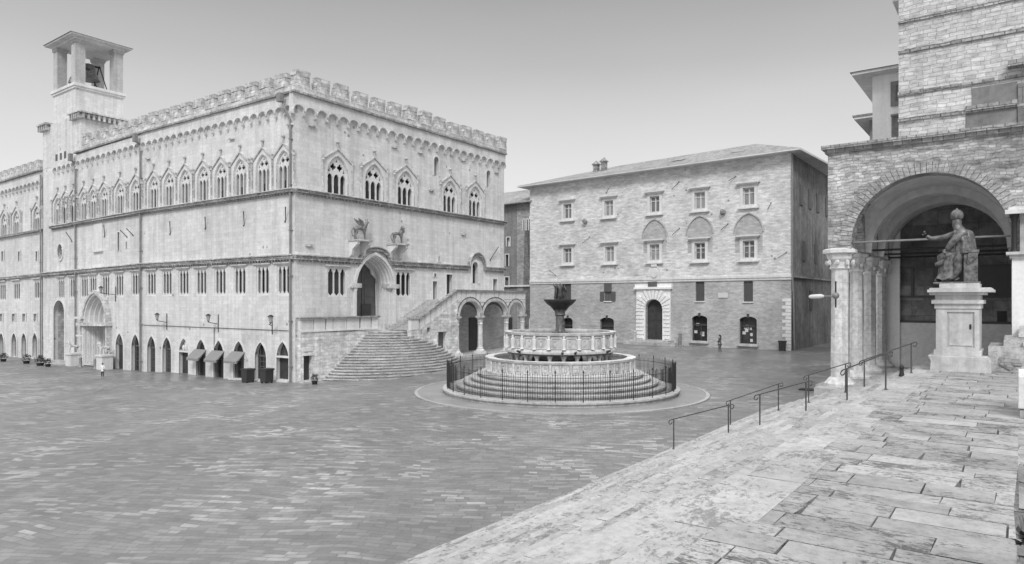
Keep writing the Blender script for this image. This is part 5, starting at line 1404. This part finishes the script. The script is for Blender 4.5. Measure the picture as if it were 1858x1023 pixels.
j('sF',1733,424,-.24,.16); j('eF',1712,430,-.28,.11); j('wF',1692,430.5,-.26,.085); j('pF',1685,425,-.26,.075)
j('kN',1732,466,.26,.21); j('aN',1735,490,.26,.15); j('fN',1728,503,.26,.1); j('tN',1718,508,.28,.07)
j('kF',1716,468,-.18,.20); j('aF',1714,490,-.2,.15); j('fF',1708,505,-.18,.1); j('tF',1701,510,-.16,.06)
ED=[('pel','belly'),('belly','chest'),('chest','neck'),('neck','chin'),('chin','head'),('head','crown'),('chest','sN'),('sN','eN'),('eN','wN'),('chest','sF'),('sF','eF'),('eF','wF'),('wF','pF'),
    ('pel','kN'),('kN','aN'),('aN','fN'),('fN','tN'),('pel','kF'),('kF','aF'),('aF','fF'),('fF','tF')]
skin('body','bronze',sb,J,ED,'pel',st,sub=2)
# fingers of the raised hand, and of the hand on the knee
def fingers(px,py,w,dirs,nm):
    J2={};E=[]
    j0=dict(J)
    J.clear(); j('palm',px,py,w,.075); j('knu',px+dirs[0]*.4,py+dirs[1]*.4,w,.07)
    E.append(('palm','knu'))
    for i,(dx,dy,dw,L_) in enumerate(dirs[2]):
        j('a%d'%i,px+dx*.5+dirs[0]*.35,py+dy*.5+dirs[1]*.3,w+dw*.6,.026); j('b%d'%i,px+dx*L_+dirs[0]*.3,py+dy*L_+dirs[1]*.3,w+dw,.023); j('c%d'%i,px+dx*L_*1.35+dirs[0]*.3-.6,py+dy*L_*1.3+dirs[1]*.3,w+dw*1.1,.018)
        E+=[('knu' if i<4 else 'palm','a%d'%i),('a%d'%i,'b%d'%i),('b%d'%i,'c%d'%i)]
    D2=dict(J); J.clear(); J.update(j0)
    skin(nm,'bronze',sb,D2,E,'palm',st,sub=1)
fingers(1684,424,-.26,(-2,-3,((-1.5,-5,.07,1.0),(-.5,-5.5,.03,1.05),(.5,-4.2,-.01,.8),(1.2,-3.4,-.05,.7),(-4.5,-1,.05,.8))),'raised_hand')
fingers(1716,456,.37,(-1.5,2,((-3,3,.05,1.0),(-3.4,2.4,.02,1.0),(-3.2,1.5,-.02,.9),(-3,.8,-.05,.8),(-1,-2.5,.05,.8))),'resting_hand')
def bl(px,py,w,rx,ry,rz,m,jt=.06): 
    x,ww,z=sp(px,py,w); return m.blob(SP.P(x,ww,z),rx,ry,rz,14,9,jit=jt,ex=SP.ex)
m=MB(); x,w,z=sp(1733,397,.03); c=SP.P(x,w,z)
m.lathe((c.x,c.y,c.z),[(.16,-.03),(.185,.02),(.2,.1),(.18,.2),(.12,.27),(.04,.31)],14).lathe((c.x,c.y,c.z),[(.03,.30),(.035,.33),(.01,.36)],8)
m.build('tiara','bronze',st,smooth=50)
m=MB(); bl(1728.5,404.5,.05,.035,.04,.045,m,0); bl(1729.5,410,.04,.07,.07,.11,m,.1)
m.build('nose_and_beard','bronze',st,smooth=60)
# cope over the shoulders with deep folds
m=MB(); n_=28; rows=10; vs=[];fs=[]
ctrl=[(1736,416,.15,.14),(1741,421,.30,.33),(1743,430,.32,.40),(1744,441,.32,.44),(1744,452,.34,.47),(1743,462,.38,.48)]
for r_ in range(rows+1):
    q=r_/rows*(len(ctrl)-1); i=min(int(q),len(ctrl)-2); fr=q-i
    px,py,rx,ry=[ctrl[i][k]*(1-fr)+ctrl[i+1][k]*fr for k in range(4)]
    x,w,z=sp(px,py,0)
    for k in range(n_):
        a=R(-150)+R(300)*k/(n_-1); fold=1+.11*math.sin(k*1.7+r_*.25)*min(1,r_/3)
        vs.append(SP.P(x+rx*math.cos(a)*fold,ry*math.sin(a)*fold,z))
for r_ in range(rows):
    for k in range(n_-1): fs.append((r_*n_+k,r_*n_+k+1,(r_+1)*n_+k+1,(r_+1)*n_+k))
o=m.add(vs,fs).build('cope','bronze',st,smooth=70); so=o.modifiers.new('solid','SOLIDIFY'); so.thickness=.035; ss_=o.modifiers.new('sub','SUBSURF'); ss_.levels=1; ss_.render_levels=1
# robe falling over the knees
m=MB(); vs=[];fs=[]; ctrl=[(1733,458,.42,.38),(1726,464,.42,.42),(1722,474,.34,.40),(1721,486,.30,.38),(1720,498,.30,.37),(1718,507,.36,.40)]
for r_ in range(rows+1):
    q=r_/rows*(len(ctrl)-1); i=min(int(q),len(ctrl)-2); fr=q-i
    px,py,rx,ry=[ctrl[i][k]*(1-fr)+ctrl[i+1][k]*fr for k in range(4)]
    x,w,z=sp(px,py,0)
    for k in range(n_):
        a=2*PI*k/n_; fold=1+.10*math.sin(k*2.1+r_*.35)*min(1,r_/2)+.05*math.sin(k*5+r_)
        vs.append(SP.P(x+rx*math.cos(a)*fold,ry*math.sin(a)*fold,z+.04*math.sin(k*1.3)))
for r_ in range(rows):
    for k in range(n_): fs.append((r_*n_+k,r_*n_+(k+1)%n_,(r_+1)*n_+(k+1)%n_,(r_+1)*n_+k))
m.add(vs,fs).build('robe','bronze',st,smooth=70)
m=MB(); x0_=sp(1708,472,0)
m.add([SP.P(*sp(1698,476,-.35)),SP.P(*sp(1716,466,-.3)),SP.P(*sp(1722,466,.38)),SP.P(*sp(1700,477,.3)),SP.P(*sp(1699,482,-.3)),SP.P(*sp(1716,474,-.3)),SP.P(*sp(1721,478,.36)),SP.P(*sp(1702,484,.28))],[(0,1,2,3),(4,5,6,7),(0,1,5,4),(1,2,6,5),(2,3,7,6),(3,0,4,7)])
m.build('robe_fold_on_knee','bronze',st,smooth=80,bevel=.03)
# throne
m=MB(); A_=sp(1742,515)[0]; 
m.box(SP,sp(1743,0)[0],sp(1764,0)[0],-.45,.42,0,sp(0,462)[2]).build('throne_seat','bronze',st,bevel=.02)
m=MB().box(SP,sp(1742,0)[0],sp(1766,0)[0],.38,.48,sp(0,461)[2],sp(0,456)[2]).box(SP,sp(1742,0)[0],sp(1766,0)[0],-.5,-.4,sp(0,461)[2],sp(0,456)[2])
m.plate(SP,[(sp(1764,0)[0],sp(0,462)[2]),(sp(1764,0)[0],sp(0,468)[2]),(sp(1750,0)[0],sp(0,482)[2]),(sp(1748,0)[0],sp(0,478)[2]),(sp(1750,0)[0],sp(0,462)[2])],.43,.5)
m.each('throne_arm','bronze',st,bevel=.01)
MB().box(SP,sp(1697,0)[0],sp(1768,0)[0],-.6,.55,0,.06).build('statue_plinth','bronze',st,bevel=.01)
# ------------------------------------------------------------------ plastered house and lower roof behind the loggia
wh=thing('plastered_house',ST(-6,48,-4.6),'smooth pale plastered house with wide eaves rising behind the loggia roof','house')
FW=F(ST(0,48),E2,-E1)
a,_=FW.sv(1583,200); zE=FW.sv(1583,139)[1]
holesW=[]; h1=(FW.sv(1621,0)[0],FW.sv(1634,0)[0],FW.sv(1625,188)[1],FW.sv(1625,152)[1]); 
MB().plate(FW,rect(a,a+9,-4.6,zE),-20,0).build('house_wall','plaster',wh)
MB().strip(FW,[(h1[0],h1[2]),(h1[0],h1[3]),(h1[1]+1,h1[3]),(h1[1]+1,h1[2])],.28,.003,.1,closed=True).box(FW,h1[0],h1[1]+1,.003,.02,h1[2],h1[3]).box(FW,FW.sv(1617,0)[0],h1[1]+1,.003,.25,FW.sv(1625,211)[1],FW.sv(1625,208)[1]).box(FW,h1[0]-.1,h1[1]+1,.003,.06,4,FW.sv(1625,212)[1]).build('window_surround','plaster_dark',wh)
o0=a-1.0
MB().box(FW,o0,a+10,-21,1.0,zE-.001,zE+.18).build('eaves','loggia_in',wh)
MB().add([FW.P(o0-.1,1.1,zE+.181),FW.P(a+10,1.1,zE+.181),FW.P(a+10,-22,zE+.181),FW.P(o0-.1,-22,zE+.181),FW.P(a+5,-5,zE+2),FW.P(a+5,-16,zE+2)],[(0,1,4),(1,2,5,4),(2,3,5),(3,0,4,5)]).build('tiled_roof','tiles',wh)
lh=thing('low_eaved_house',ST(-8,64,-4.6),'house with a projecting eave just showing lower left of the plastered house','house')
FX=F(ST(0,63),E2,-E1); a2,_=FX.sv(1578,230); z2=FX.sv(1570,219)[1]
MB().box(FX,a2,a2+3,-15,0,-4.6,z2).build('house_wall','plaster_dark',lh)
MB().box(FX,a2-1.0,a2+4,-16,1,z2,z2+.2).build('eaves','loggia_in',lh)
MB().box(FX,a2-1.1,a2+4,-16,1.1,z2+.201,z2+.32).build('tiled_roof','tiles',lh)
# dark buildings closing the street between the palace and the loggia
sh=thing('street_end_house',ST(-15,104,-4.8),'dark house closing the narrow street between the far palace and the loggia','house')
FY=F(ST(0,104),E2,-E1)
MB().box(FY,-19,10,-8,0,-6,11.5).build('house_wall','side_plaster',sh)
MB().box(FY,-18.5,-14.5,.003,.1,-4,1.5).build('dark_gateway','door',sh)
MB().box(FY,-20,11,-9,1,11.501,11.8).build('roof','tiles',sh)
# ------------------------------------------------------------------ people
def person(base,h,face,label,coat,legs,hairm,pose='stand'):
    T=thing('person',base,label,'person')
    k=h/1.72; c=face
    P_={'p':(0,0,.92,.13),'b':(0,.01,1.12,.12),'c':(0,0,1.34,.14),'n':(0,0,1.48,.055),'h':(0,.02,1.60,.095),'t':(0,.01,1.66,.08),
     'sL':(-.17,0,1.40,.06),'eL':(-.22,.03,1.14,.045),'wL':(-.14,.2,1.05,.032),'hL':(-.1,.27,1.07,.03),'sR':(.17,0,1.40,.06),'eR':(.23,-.02,1.14,.045),'wR':(.2,.06,.9,.032),'hR':(.19,.08,.82,.03),
     'qL':(-.09,0,.82,.095),'kL':(-.1,.07,.48,.065),'aL':(-.1,.02,.09,.045),'fL':(-.1,.14,.03,.035),'qR':(.09,0,.82,.095),'kR':(.1,-.02,.48,.065),'aR':(.1,-.13,.1,.045),'fR':(.1,-.02,.03,.035)}
    E=[('p','b'),('b','c'),('c','n'),('n','h'),('h','t'),('c','sL'),('sL','eL'),('eL','wL'),('wL','hL'),('c','sR'),('sR','eR'),('eR','wR'),('wR','hR'),('p','qL'),('qL','kL'),('kL','aL'),('aL','fL'),('p','qR'),('qR','kR'),('kR','aR'),('aR','fR')]
    skin('body','skin',base,P_,E,'p',T,sub=1,rotz=face,scale=k)
    Q={n:(v[0],v[1],v[2],v[3]+.03) for n,v in P_.items() if n in('p','b','c','sL','eL','wL','sR','eR','wR')}; Q['lo']=(0,0,.78,.17); Q['p']=(0,0,.92,.17)
    skin('coat',coat,base,Q,[e for e in E if e[0] in Q and e[1] in Q]+[('p','lo')],'p',T,sub=1,rotz=face,scale=k)
    Q={n:(v[0],v[1],v[2],v[3]+.018) for n,v in P_.items() if n in('p','qL','kL','aL','qR','kR','aR')}
    skin('trousers',legs,base,Q,[e for e in E if e[0] in Q and e[1] in Q],'p',T,sub=1,rotz=face,scale=k)
    m=MB(); b=V(base); fw=V((-math.sin(face),math.cos(face),0))
    m.blob(b+V((0,0,1.655*k))-fw*.01,.105*k,.115*k,.09*k,10,7).blob(b+V((0,0,1.56*k))-fw*.07*k,.085*k,.06*k,.12*k,8,6)
    m.build('hair',hairm,T,smooth=80)
d=(1306-929)/1256; y=63.5; x=d*y
person((x,y,gz(x,y)),1.68,R(60),'person in a dark coat before the far palace, between its two shop windows','cloth_dark','cloth_mid','hair')
y=50.5; x=(186-929)/1256*y
person((x,y,gz(x,y)),1.05,R(200),'small child in a white top and dark trousers in the square by the street portal','cloth_white','cloth_dark','hair')
# ------------------------------------------------------------------ beasts
def beast(base,face,label,mat,name,k,wings=False,group=None,bird=False):
    T=thing(name,base,label,'statue',group)
    Pn={'hip':(-.42,0,.78,.17),'mid':(0,0,.80,.14),'sho':(.38,0,.86,.19),'nk':(.55,0,1.1,.13),'hd':(.66,0,1.32,.13),'mz':(.84,0,1.27,.07)}
    E=[('mid','hip'),('mid','sho'),('sho','nk'),('nk','hd'),('hd','mz')]
    for sx,n in ((.12,'L'),(-.12,'R')):
        f=.1 if n=='L' else -.06
        Pn['hk'+n]=(-.36+f*.5,sx,.5,.1); Pn['hh'+n]=(-.52+f*.5,sx,.26,.05); Pn['hf'+n]=(-.46+f*.5,sx,.03,.045); Pn['ht'+n]=(-.36+f*.5,sx,.02,.05)
        Pn['fe'+n]=(.40+f,sx,.48,.07); Pn['fw'+n]=(.42+f,sx,.22,.045); Pn['ff'+n]=(.42+f,sx,.03,.05); Pn['fx'+n]=(.52+f,sx,.02,.05)
        E+=[('hip','hk'+n),('hk'+n,'hh'+n),('hh'+n,'hf'+n),('hf'+n,'ht'+n),('sho','fe'+n),('fe'+n,'fw'+n),('fw'+n,'ff'+n),('ff'+n,'fx'+n)]
    Pn['t1']=(-.62,0,.8,.04); Pn['t2']=(-.82,0,.55,.03); Pn['t3']=(-.74,0,.25,.03); Pn['t4']=(-.62,0,.2,.05); E+=[('hip','t1'),('t1','t2'),('t2','t3'),('t3','t4')]
    skin('body',mat,base,Pn,E,'mid',T,sub=1,rotz=face,scale=k)
    fx_=V((math.cos(face),math.sin(face),0)); b=V(base); fy_=V((-fx_.y,fx_.x,0))
    m=MB()
    if wings:
        for sx in (-1,1):
            p=[b+(fx_*.3+fy_*sx*.12+V((0,0,1.0)))*k,b+(fx_*.12+fy_*sx*.18+V((0,0,1.32)))*k,b+(fx_*-.35+fy_*sx*.22+V((0,0,1.5)))*k,b+(fx_*-.3+fy_*sx*.2+V((0,0,1.34)))*k,b+(fx_*.05+fy_*sx*.14+V((0,0,1.02)))*k]
            o_=V((0,0,0))+fy_*.05*k
            m.add(p+[q+o_ for q in p],[(0,1,2,3,4),(5,6,7,8,9)]+[(i,(i+1)%5,5+(i+1)%5,5+i) for i in range(5)])
        m.each('wing',mat,T)
    else:
        for i in range(14):
            a=2*PI*i/14; m.blob(b+(fx_*(.5+.06*math.sin(a*2))+fy_*.15*math.cos(a)+V((0,0,1.15+.2*math.sin(a))))*k,.1*k,.08*k,.11*k,6,5,jit=.2)
        m.build('mane',mat,T)
    m=MB()
    for sx in(-1,1): m.path([b+(fx_*.62+fy_*sx*.08+V((0,0,1.4)))*k,b+(fx_*.58+fy_*sx*.1+V((0,0,1.52)))*k],[.04*k,.01*k],5)
    m.each('ear',mat,T)
    return T
def bracket_shelf(f,u,z,label):
    T=thing('stone_bracket',f.P(u,0,z-1.2),label,'bracket')
    MB().box(f,u-.75,u+.75,.0,.95,z-.14,z-.02).build('shelf','palace_rough',T)
    for sx in (-1,1): MB().plate(F(f.P(u+sx*.55,0,0),f.n,f.ex),[(0,z-1.25),(.25,z-1.1),(.35,z-.7),(.85,z-.35),(.9,z-.15),(0,z-.15)],-.12,.12).build('bracket_arm','trim',T)
angF=math.atan2(FF.ex.y,FF.ex.x)
u,z=FF.sv(655,434.5,.5); beast(FF.P(u-.05,.48,z),angF,'dark bronze griffin with spread wings on a wall bracket, left above the great portal','old_bronze','griffin_statue',1.0,wings=True)
bracket_shelf(FF,u,z,'stone wall bracket carrying the winged griffin')
u,z=FF.sv(723,441.5,.5); beast(FF.P(u-.05,.48,z),angF,'dark bronze lion striding on a wall bracket, right above the great portal','old_bronze','lion_statue',.92)
bracket_shelf(FF,u,z,'stone wall bracket carrying the striding lion')
for sx,lab in ((1,'weathered stone lion on a pedestal left of the street portal'),(-1,'pale stone lion on a pedestal right of the street portal')):
    u=qu+sx*(qW/2+.75); zb=-5.95
    T=thing('lion_pedestal',FL.P(u,.8,zb),'stone block pedestal under the '+('left' if sx>0 else 'right')+' lion of the street portal','pedestal')
    MB().box(FL,u-.5,u+.5,.35,1.25,zb-.4,zb+1.3).build('block','trim',T); MB().box(FL,u-.58,u+.58,.28,1.33,zb+1.3,zb+1.45).build('cap_slab','trim',T)
    beast(FL.P(u,.8,zb+1.45)-V((0,0,max(0,u-19.5)*0)),math.atan2(FL.n.y,FL.n.x),lab,'trim','stone_lion',.75)
u=qu+qW/2+.9
T=thing('wall_aedicule',FL.P(u+.4,.3,-2),'small stone frame with a ledge fixed to the wall left of the street portal','niche')
u0,z0=FL.sv(157,607); u1,z1=FL.sv(148,584)
MB().box(FL,u0,u1,.0,.15,z0,z1).build('panel','palace_rough',T); MB().box(FL,u0-.1,u1+.1,.0,.45,z0-.15,z0).box(FL,u0-.2,u1+.1,.0,.6,z1+.3,z1+.5).build('ledge','trim',T)
# low steps by the tower
T=thing('tower_steps',FL.P(34,1,-6),'two low stone steps at the foot of the bell tower','steps')
for i in range(2): MB().box(FL,30.8+i*.4,35.5-i*.2,.0,1.5-i*.6,-6.3,-5.52+i*.2).build('step','steps',T)
# bins, bollards, planters
def bin_(px,w,label,f=FL,h=.95,wd=.62,cat='bin'):
    u,_=f.sv(px,690,w); c=f.P(u,w,0); zb=gz(c.x,c.y)
    f2=F(V((c.x,c.y,zb)),f.ex,f.n)
    T=thing('waste_bin',V((c.x,c.y,zb)),label,cat,'waste bins in the square')
    MB().plate(F(V((c.x,c.y,zb))-f.n*wd/2,f.ex,f.n),[(-wd/2+.04,.06),(wd/2-.04,.06),(wd/2,h-.12),(-wd/2,h-.12)],0,wd).build('bin_body','bin',T)
    MB().box(f2,-wd/2-.04,wd/2+.04,-wd/2-.04,wd/2+.04,h-.119,h).build('lid','bin',T)
    m=MB()
    for sx in(-1,1):
        for sy in(-1,1): m.box(f2,sx*wd*.35-.05,sx*wd*.35+.05,sy*wd*.35-.05,sy*wd*.35+.05,-.05,.061)
    m.each('foot','iron',T)
bin_(450,1.0,'dark square waste bin below the lantern, left one of the pair by the shops'); bin_(484,1.0,'dark square waste bin by the last arched shops, right one of the pair')
bin_(1419.5,.6,'slim dark litter bin at the foot of the far palace, near its white corner quoins',FA,.95,.55)
def bollard(px,y,d,label,mat='iron',r=.13,h=.9,z=None):
    x=(px-929)/1256*d; zb=gz(x,d) if z is None else z
    T=thing('bollard',(x,d,zb),label,'bollard','bollards')
    MB().lathe((x,d,zb-.05),[(r*1.3,0),(r*1.3,.1),(r,.15),(r*.9,h-.12)],10).build('shaft',mat,T,smooth=40); MB().lathe((x,d,zb-.05),[(r*.9,h-.12),(r*1.1,h-.1),(r,h-.03),(r*.4,h+.03)],10).build('cap',mat,T,smooth=40)
bollard(146,668,60.5,'dark bollard at the foot of the bell tower steps','pipe'); bollard(173,671,59,'dark bollard before the street portal, nearer the shops','pipe')
bollard(1152,617,75.5,'pale stone bollard at the left side of the rusticated gateway','pedestal',.2,1.5); bollard(1234,621,73,'dull grey bollard between the gateway and the shop window','plaster_dark',.18,1.4)
bollard(1636,675,23.2,'short black bollard on the top steps beside the far pillars','iron',.07,.42,z=-2.55)
# drain cover on the paving beside the steps
T=thing('drain_cover',(16.6,38.6,-5.0),'dark iron drain cover on the paving beyond the steps','drain')
MB().box(F((16.6,38.6,0),E1,-E2),-.4,.4,-.9,.5,-5.1,-4.93).build('grating','iron',T)
def shrub(px,py,d,r,label,pot=True,nl=260):
    x=(px-929)/1256*d; zb=gz(x,d)
    T=thing('potted_shrub' if pot else 'shrub',(x,d,zb),label,'shrub','potted shrubs')
    MB().lathe((x,d,zb),[(r*.5,0),(r*.6,.2),(r*.66,.24),(r*.55,.24)],12).build('pot','iron',T,smooth=40)
    m=MB()
    for i in range(nl):
        a=random.uniform(0,2*PI);e=random.uniform(-.6,1.5); q=r*random.uniform(.35,1)
        p=V((x+q*math.cos(a)*math.cos(e),d+q*math.sin(a)*math.cos(e),zb+.22+r*.6+q*.9*math.sin(e)))
        dd_=V((random.uniform(-1,1),random.uniform(-1,1),random.uniform(-.6,1))).normalized()*r*.16; w=dd_.cross(V((random.random()-.5,random.random()-.5,1))).normalized()*r*.08
        m.add([p-dd_,p+w,p+dd_,p-w],[(0,1,2,3)])
    m.build('foliage','leaf',T)
shrub(6,650,66,.42,'dark shrub farthest from the bell tower, before the palace wing'); shrub(48,652,64,.45,'round dark shrub in front of the second arched door of the wing'); shrub(73,655,62,.5,'wide dark shrub at the corner of wing and tower'); shrub(87,655,61,.36,'smaller shrub between the corner shrub and the tower passage'); shrub(571,690,44.6,.32,'dark shrub beside the small door at the foot of the fan stair')
# floodlight on the corner pillar
p=ST(sP-.55,tp[0]-.3,.18)
T=thing('floodlight',p,'white cylindrical floodlight on an arm from the corner pillar of the loggia','lamp')
e=(ST(-1,0)).normalized()
MB().path([p+e*.02,p+e*.15,p+e*.55+V((0,0,-.02)),p+e*.62+V((0,0,-.03))],[.05,.1,.09,.05],12).build('lamp_head','white_frame',T,smooth=50)
MB().tube(p-e*.5,p+e*.05,.03).build('lamp_arm','pipe',T)
T=thing('iron_banner_holder',ST(sP-.1,tp[0]-.55,.2),'iron rod holder with a ring on the front of the corner pillar','bracket')
q=ST(sP-.05,tp[0]-.6,.2); MB().tube(q+V((0,0,-.5)),q+V((0,0,.6)),.03).build('rod','iron',T); MB().blob(q,.14,.14,.14,10,8).build('ball','pipe',T,smooth=60)
# drain line curving across the square at the far left
pts=[]
for k in range(15):
    a=R(-60)+R(100)*k/14; x=-33+8*math.cos(a); y=40+8*math.sin(a); pts.append(V((x,y,gz(x,y)+.012)))
vs=[];fs=[]
for i,p in enumerate(pts):
    a=R(-60)+R(100)*i/14; r_=V((math.cos(a),math.sin(a),0))*.12; vs+=[p-r_,p+r_]
for i in range(14): fs.append((2*i,2*i+1,2*i+3,2*i+2))
o=MB().add(vs,fs).build('drain_channel','pipe'); tag(o,kind='structure')
# ------------------------------------------------------------------ light, sky, camera
w=bpy.data.worlds.new("World"); scn.world=w; w.use_nodes=True
nt=w.node_tree; bg=nt.nodes['Background']
sky=nt.nodes.new('ShaderNodeTexSky'); sky.sky_type='NISHITA'; sky.sun_disc=False
EL=R(42); AZ=R(184)     # compass direction of the sun, from +Y clockwise
sky.sun_elevation=EL; sky.sun_rotation=AZ; sky.dust_density=2.0; sky.air_density=1.0
bw=nt.nodes.new('ShaderNodeRGBToBW'); nt.links.new(sky.outputs[0],bw.inputs[0])
tc=nt.nodes.new('ShaderNodeTexCoord'); sx=nt.nodes.new('ShaderNodeSeparateXYZ'); nt.links.new(tc.outputs['Generated'],sx.inputs[0])
rp=nt.nodes.new('ShaderNodeValToRGB'); e=rp.color_ramp.elements
SK=[(p,c if p>.9 else c*9/13) for p,c in [(0.0,.66),(.10,.62),(.20,.52),(.27,.44),(.32,.36),(.40,.28),(.55,.75),(1.0,1.0)]]
e[0].position=SK[0][0]; e[0].color=g(SK[0][1]); e[1].position=1; e[1].color=g(SK[-1][1])
for p,c in SK[1:-1]: 
    q=e.new(p); q.color=g(c)
nt.links.new(sx.outputs[2],rp.inputs[0])
# an overcast veil: ramped brightness, raised overhead out of view as added fill, carries most of the sky, the clear sky shows a little through it
k1=nt.nodes.new('ShaderNodeMath'); k1.operation='MULTIPLY'; nt.links.new(bw.outputs[0],k1.inputs[0]); k1.inputs[1].default_value=.12
k2=nt.nodes.new('ShaderNodeMath'); k2.operation='MULTIPLY_ADD'; nt.links.new(rp.outputs[0],k2.inputs[0]); k2.inputs[1].default_value=13.0; nt.links.new(k1.outputs[0],k2.inputs[2])
nz=nt.nodes.new('ShaderNodeTexNoise'); nz.inputs['Scale'].default_value=2.2; nz.inputs['Detail'].default_value=5
mz=nt.nodes.new('ShaderNodeMapping'); mz.inputs['Scale'].default_value=(1,1,3.5); nt.links.new(tc.outputs['Generated'],mz.inputs[0]); nt.links.new(mz.outputs[0],nz.inputs['Vector'])
k3=nt.nodes.new('ShaderNodeMapRange'); nt.links.new(nz.outputs[0],k3.inputs[0]); k3.inputs[1].default_value=.3; k3.inputs[2].default_value=.7; k3.inputs[3].default_value=.97; k3.inputs[4].default_value=1.03
k4=nt.nodes.new('ShaderNodeMath'); k4.operation='MULTIPLY'; nt.links.new(k2.outputs[0],k4.inputs[0]); nt.links.new(k3.outputs[0],k4.inputs[1])
nt.links.new(k4.outputs[0],bg.inputs[0]); bg.inputs[1].default_value=.1
sl=bpy.data.lights.new('sun','SUN'); sl.energy=1.2; sl.angle=R(14); sl.color=(1,1,1)
so=bpy.data.objects.new('sun',sl); COL.objects.link(so)
d=V((math.sin(AZ)*math.cos(EL),math.cos(AZ)*math.cos(EL),math.sin(EL)))
so.rotation_euler=d.to_track_quat('Z','Y').to_euler(); so.location=(0,-20,60)
cam=bpy.data.cameras.new('camera'); co=bpy.data.objects.new('camera',cam); COL.objects.link(co)
co.location=(0,0,0); co.rotation_euler=(R(90),0,0)
cam.sensor_width=36; cam.lens=1256/1858*36; cam.shift_y=(545-511.5)/1858; cam.clip_end=2000; cam.clip_start=.1
scn.camera=co
scn.view_settings.view_transform='Standard'; scn.view_settings.look='None'; scn.view_settings.exposure=.55; scn.view_settings.gamma=1
scn.render.resolution_x=1024; scn.render.resolution_y=564
scn.cycles.max_bounces=5; scn.cycles.use_denoising=True
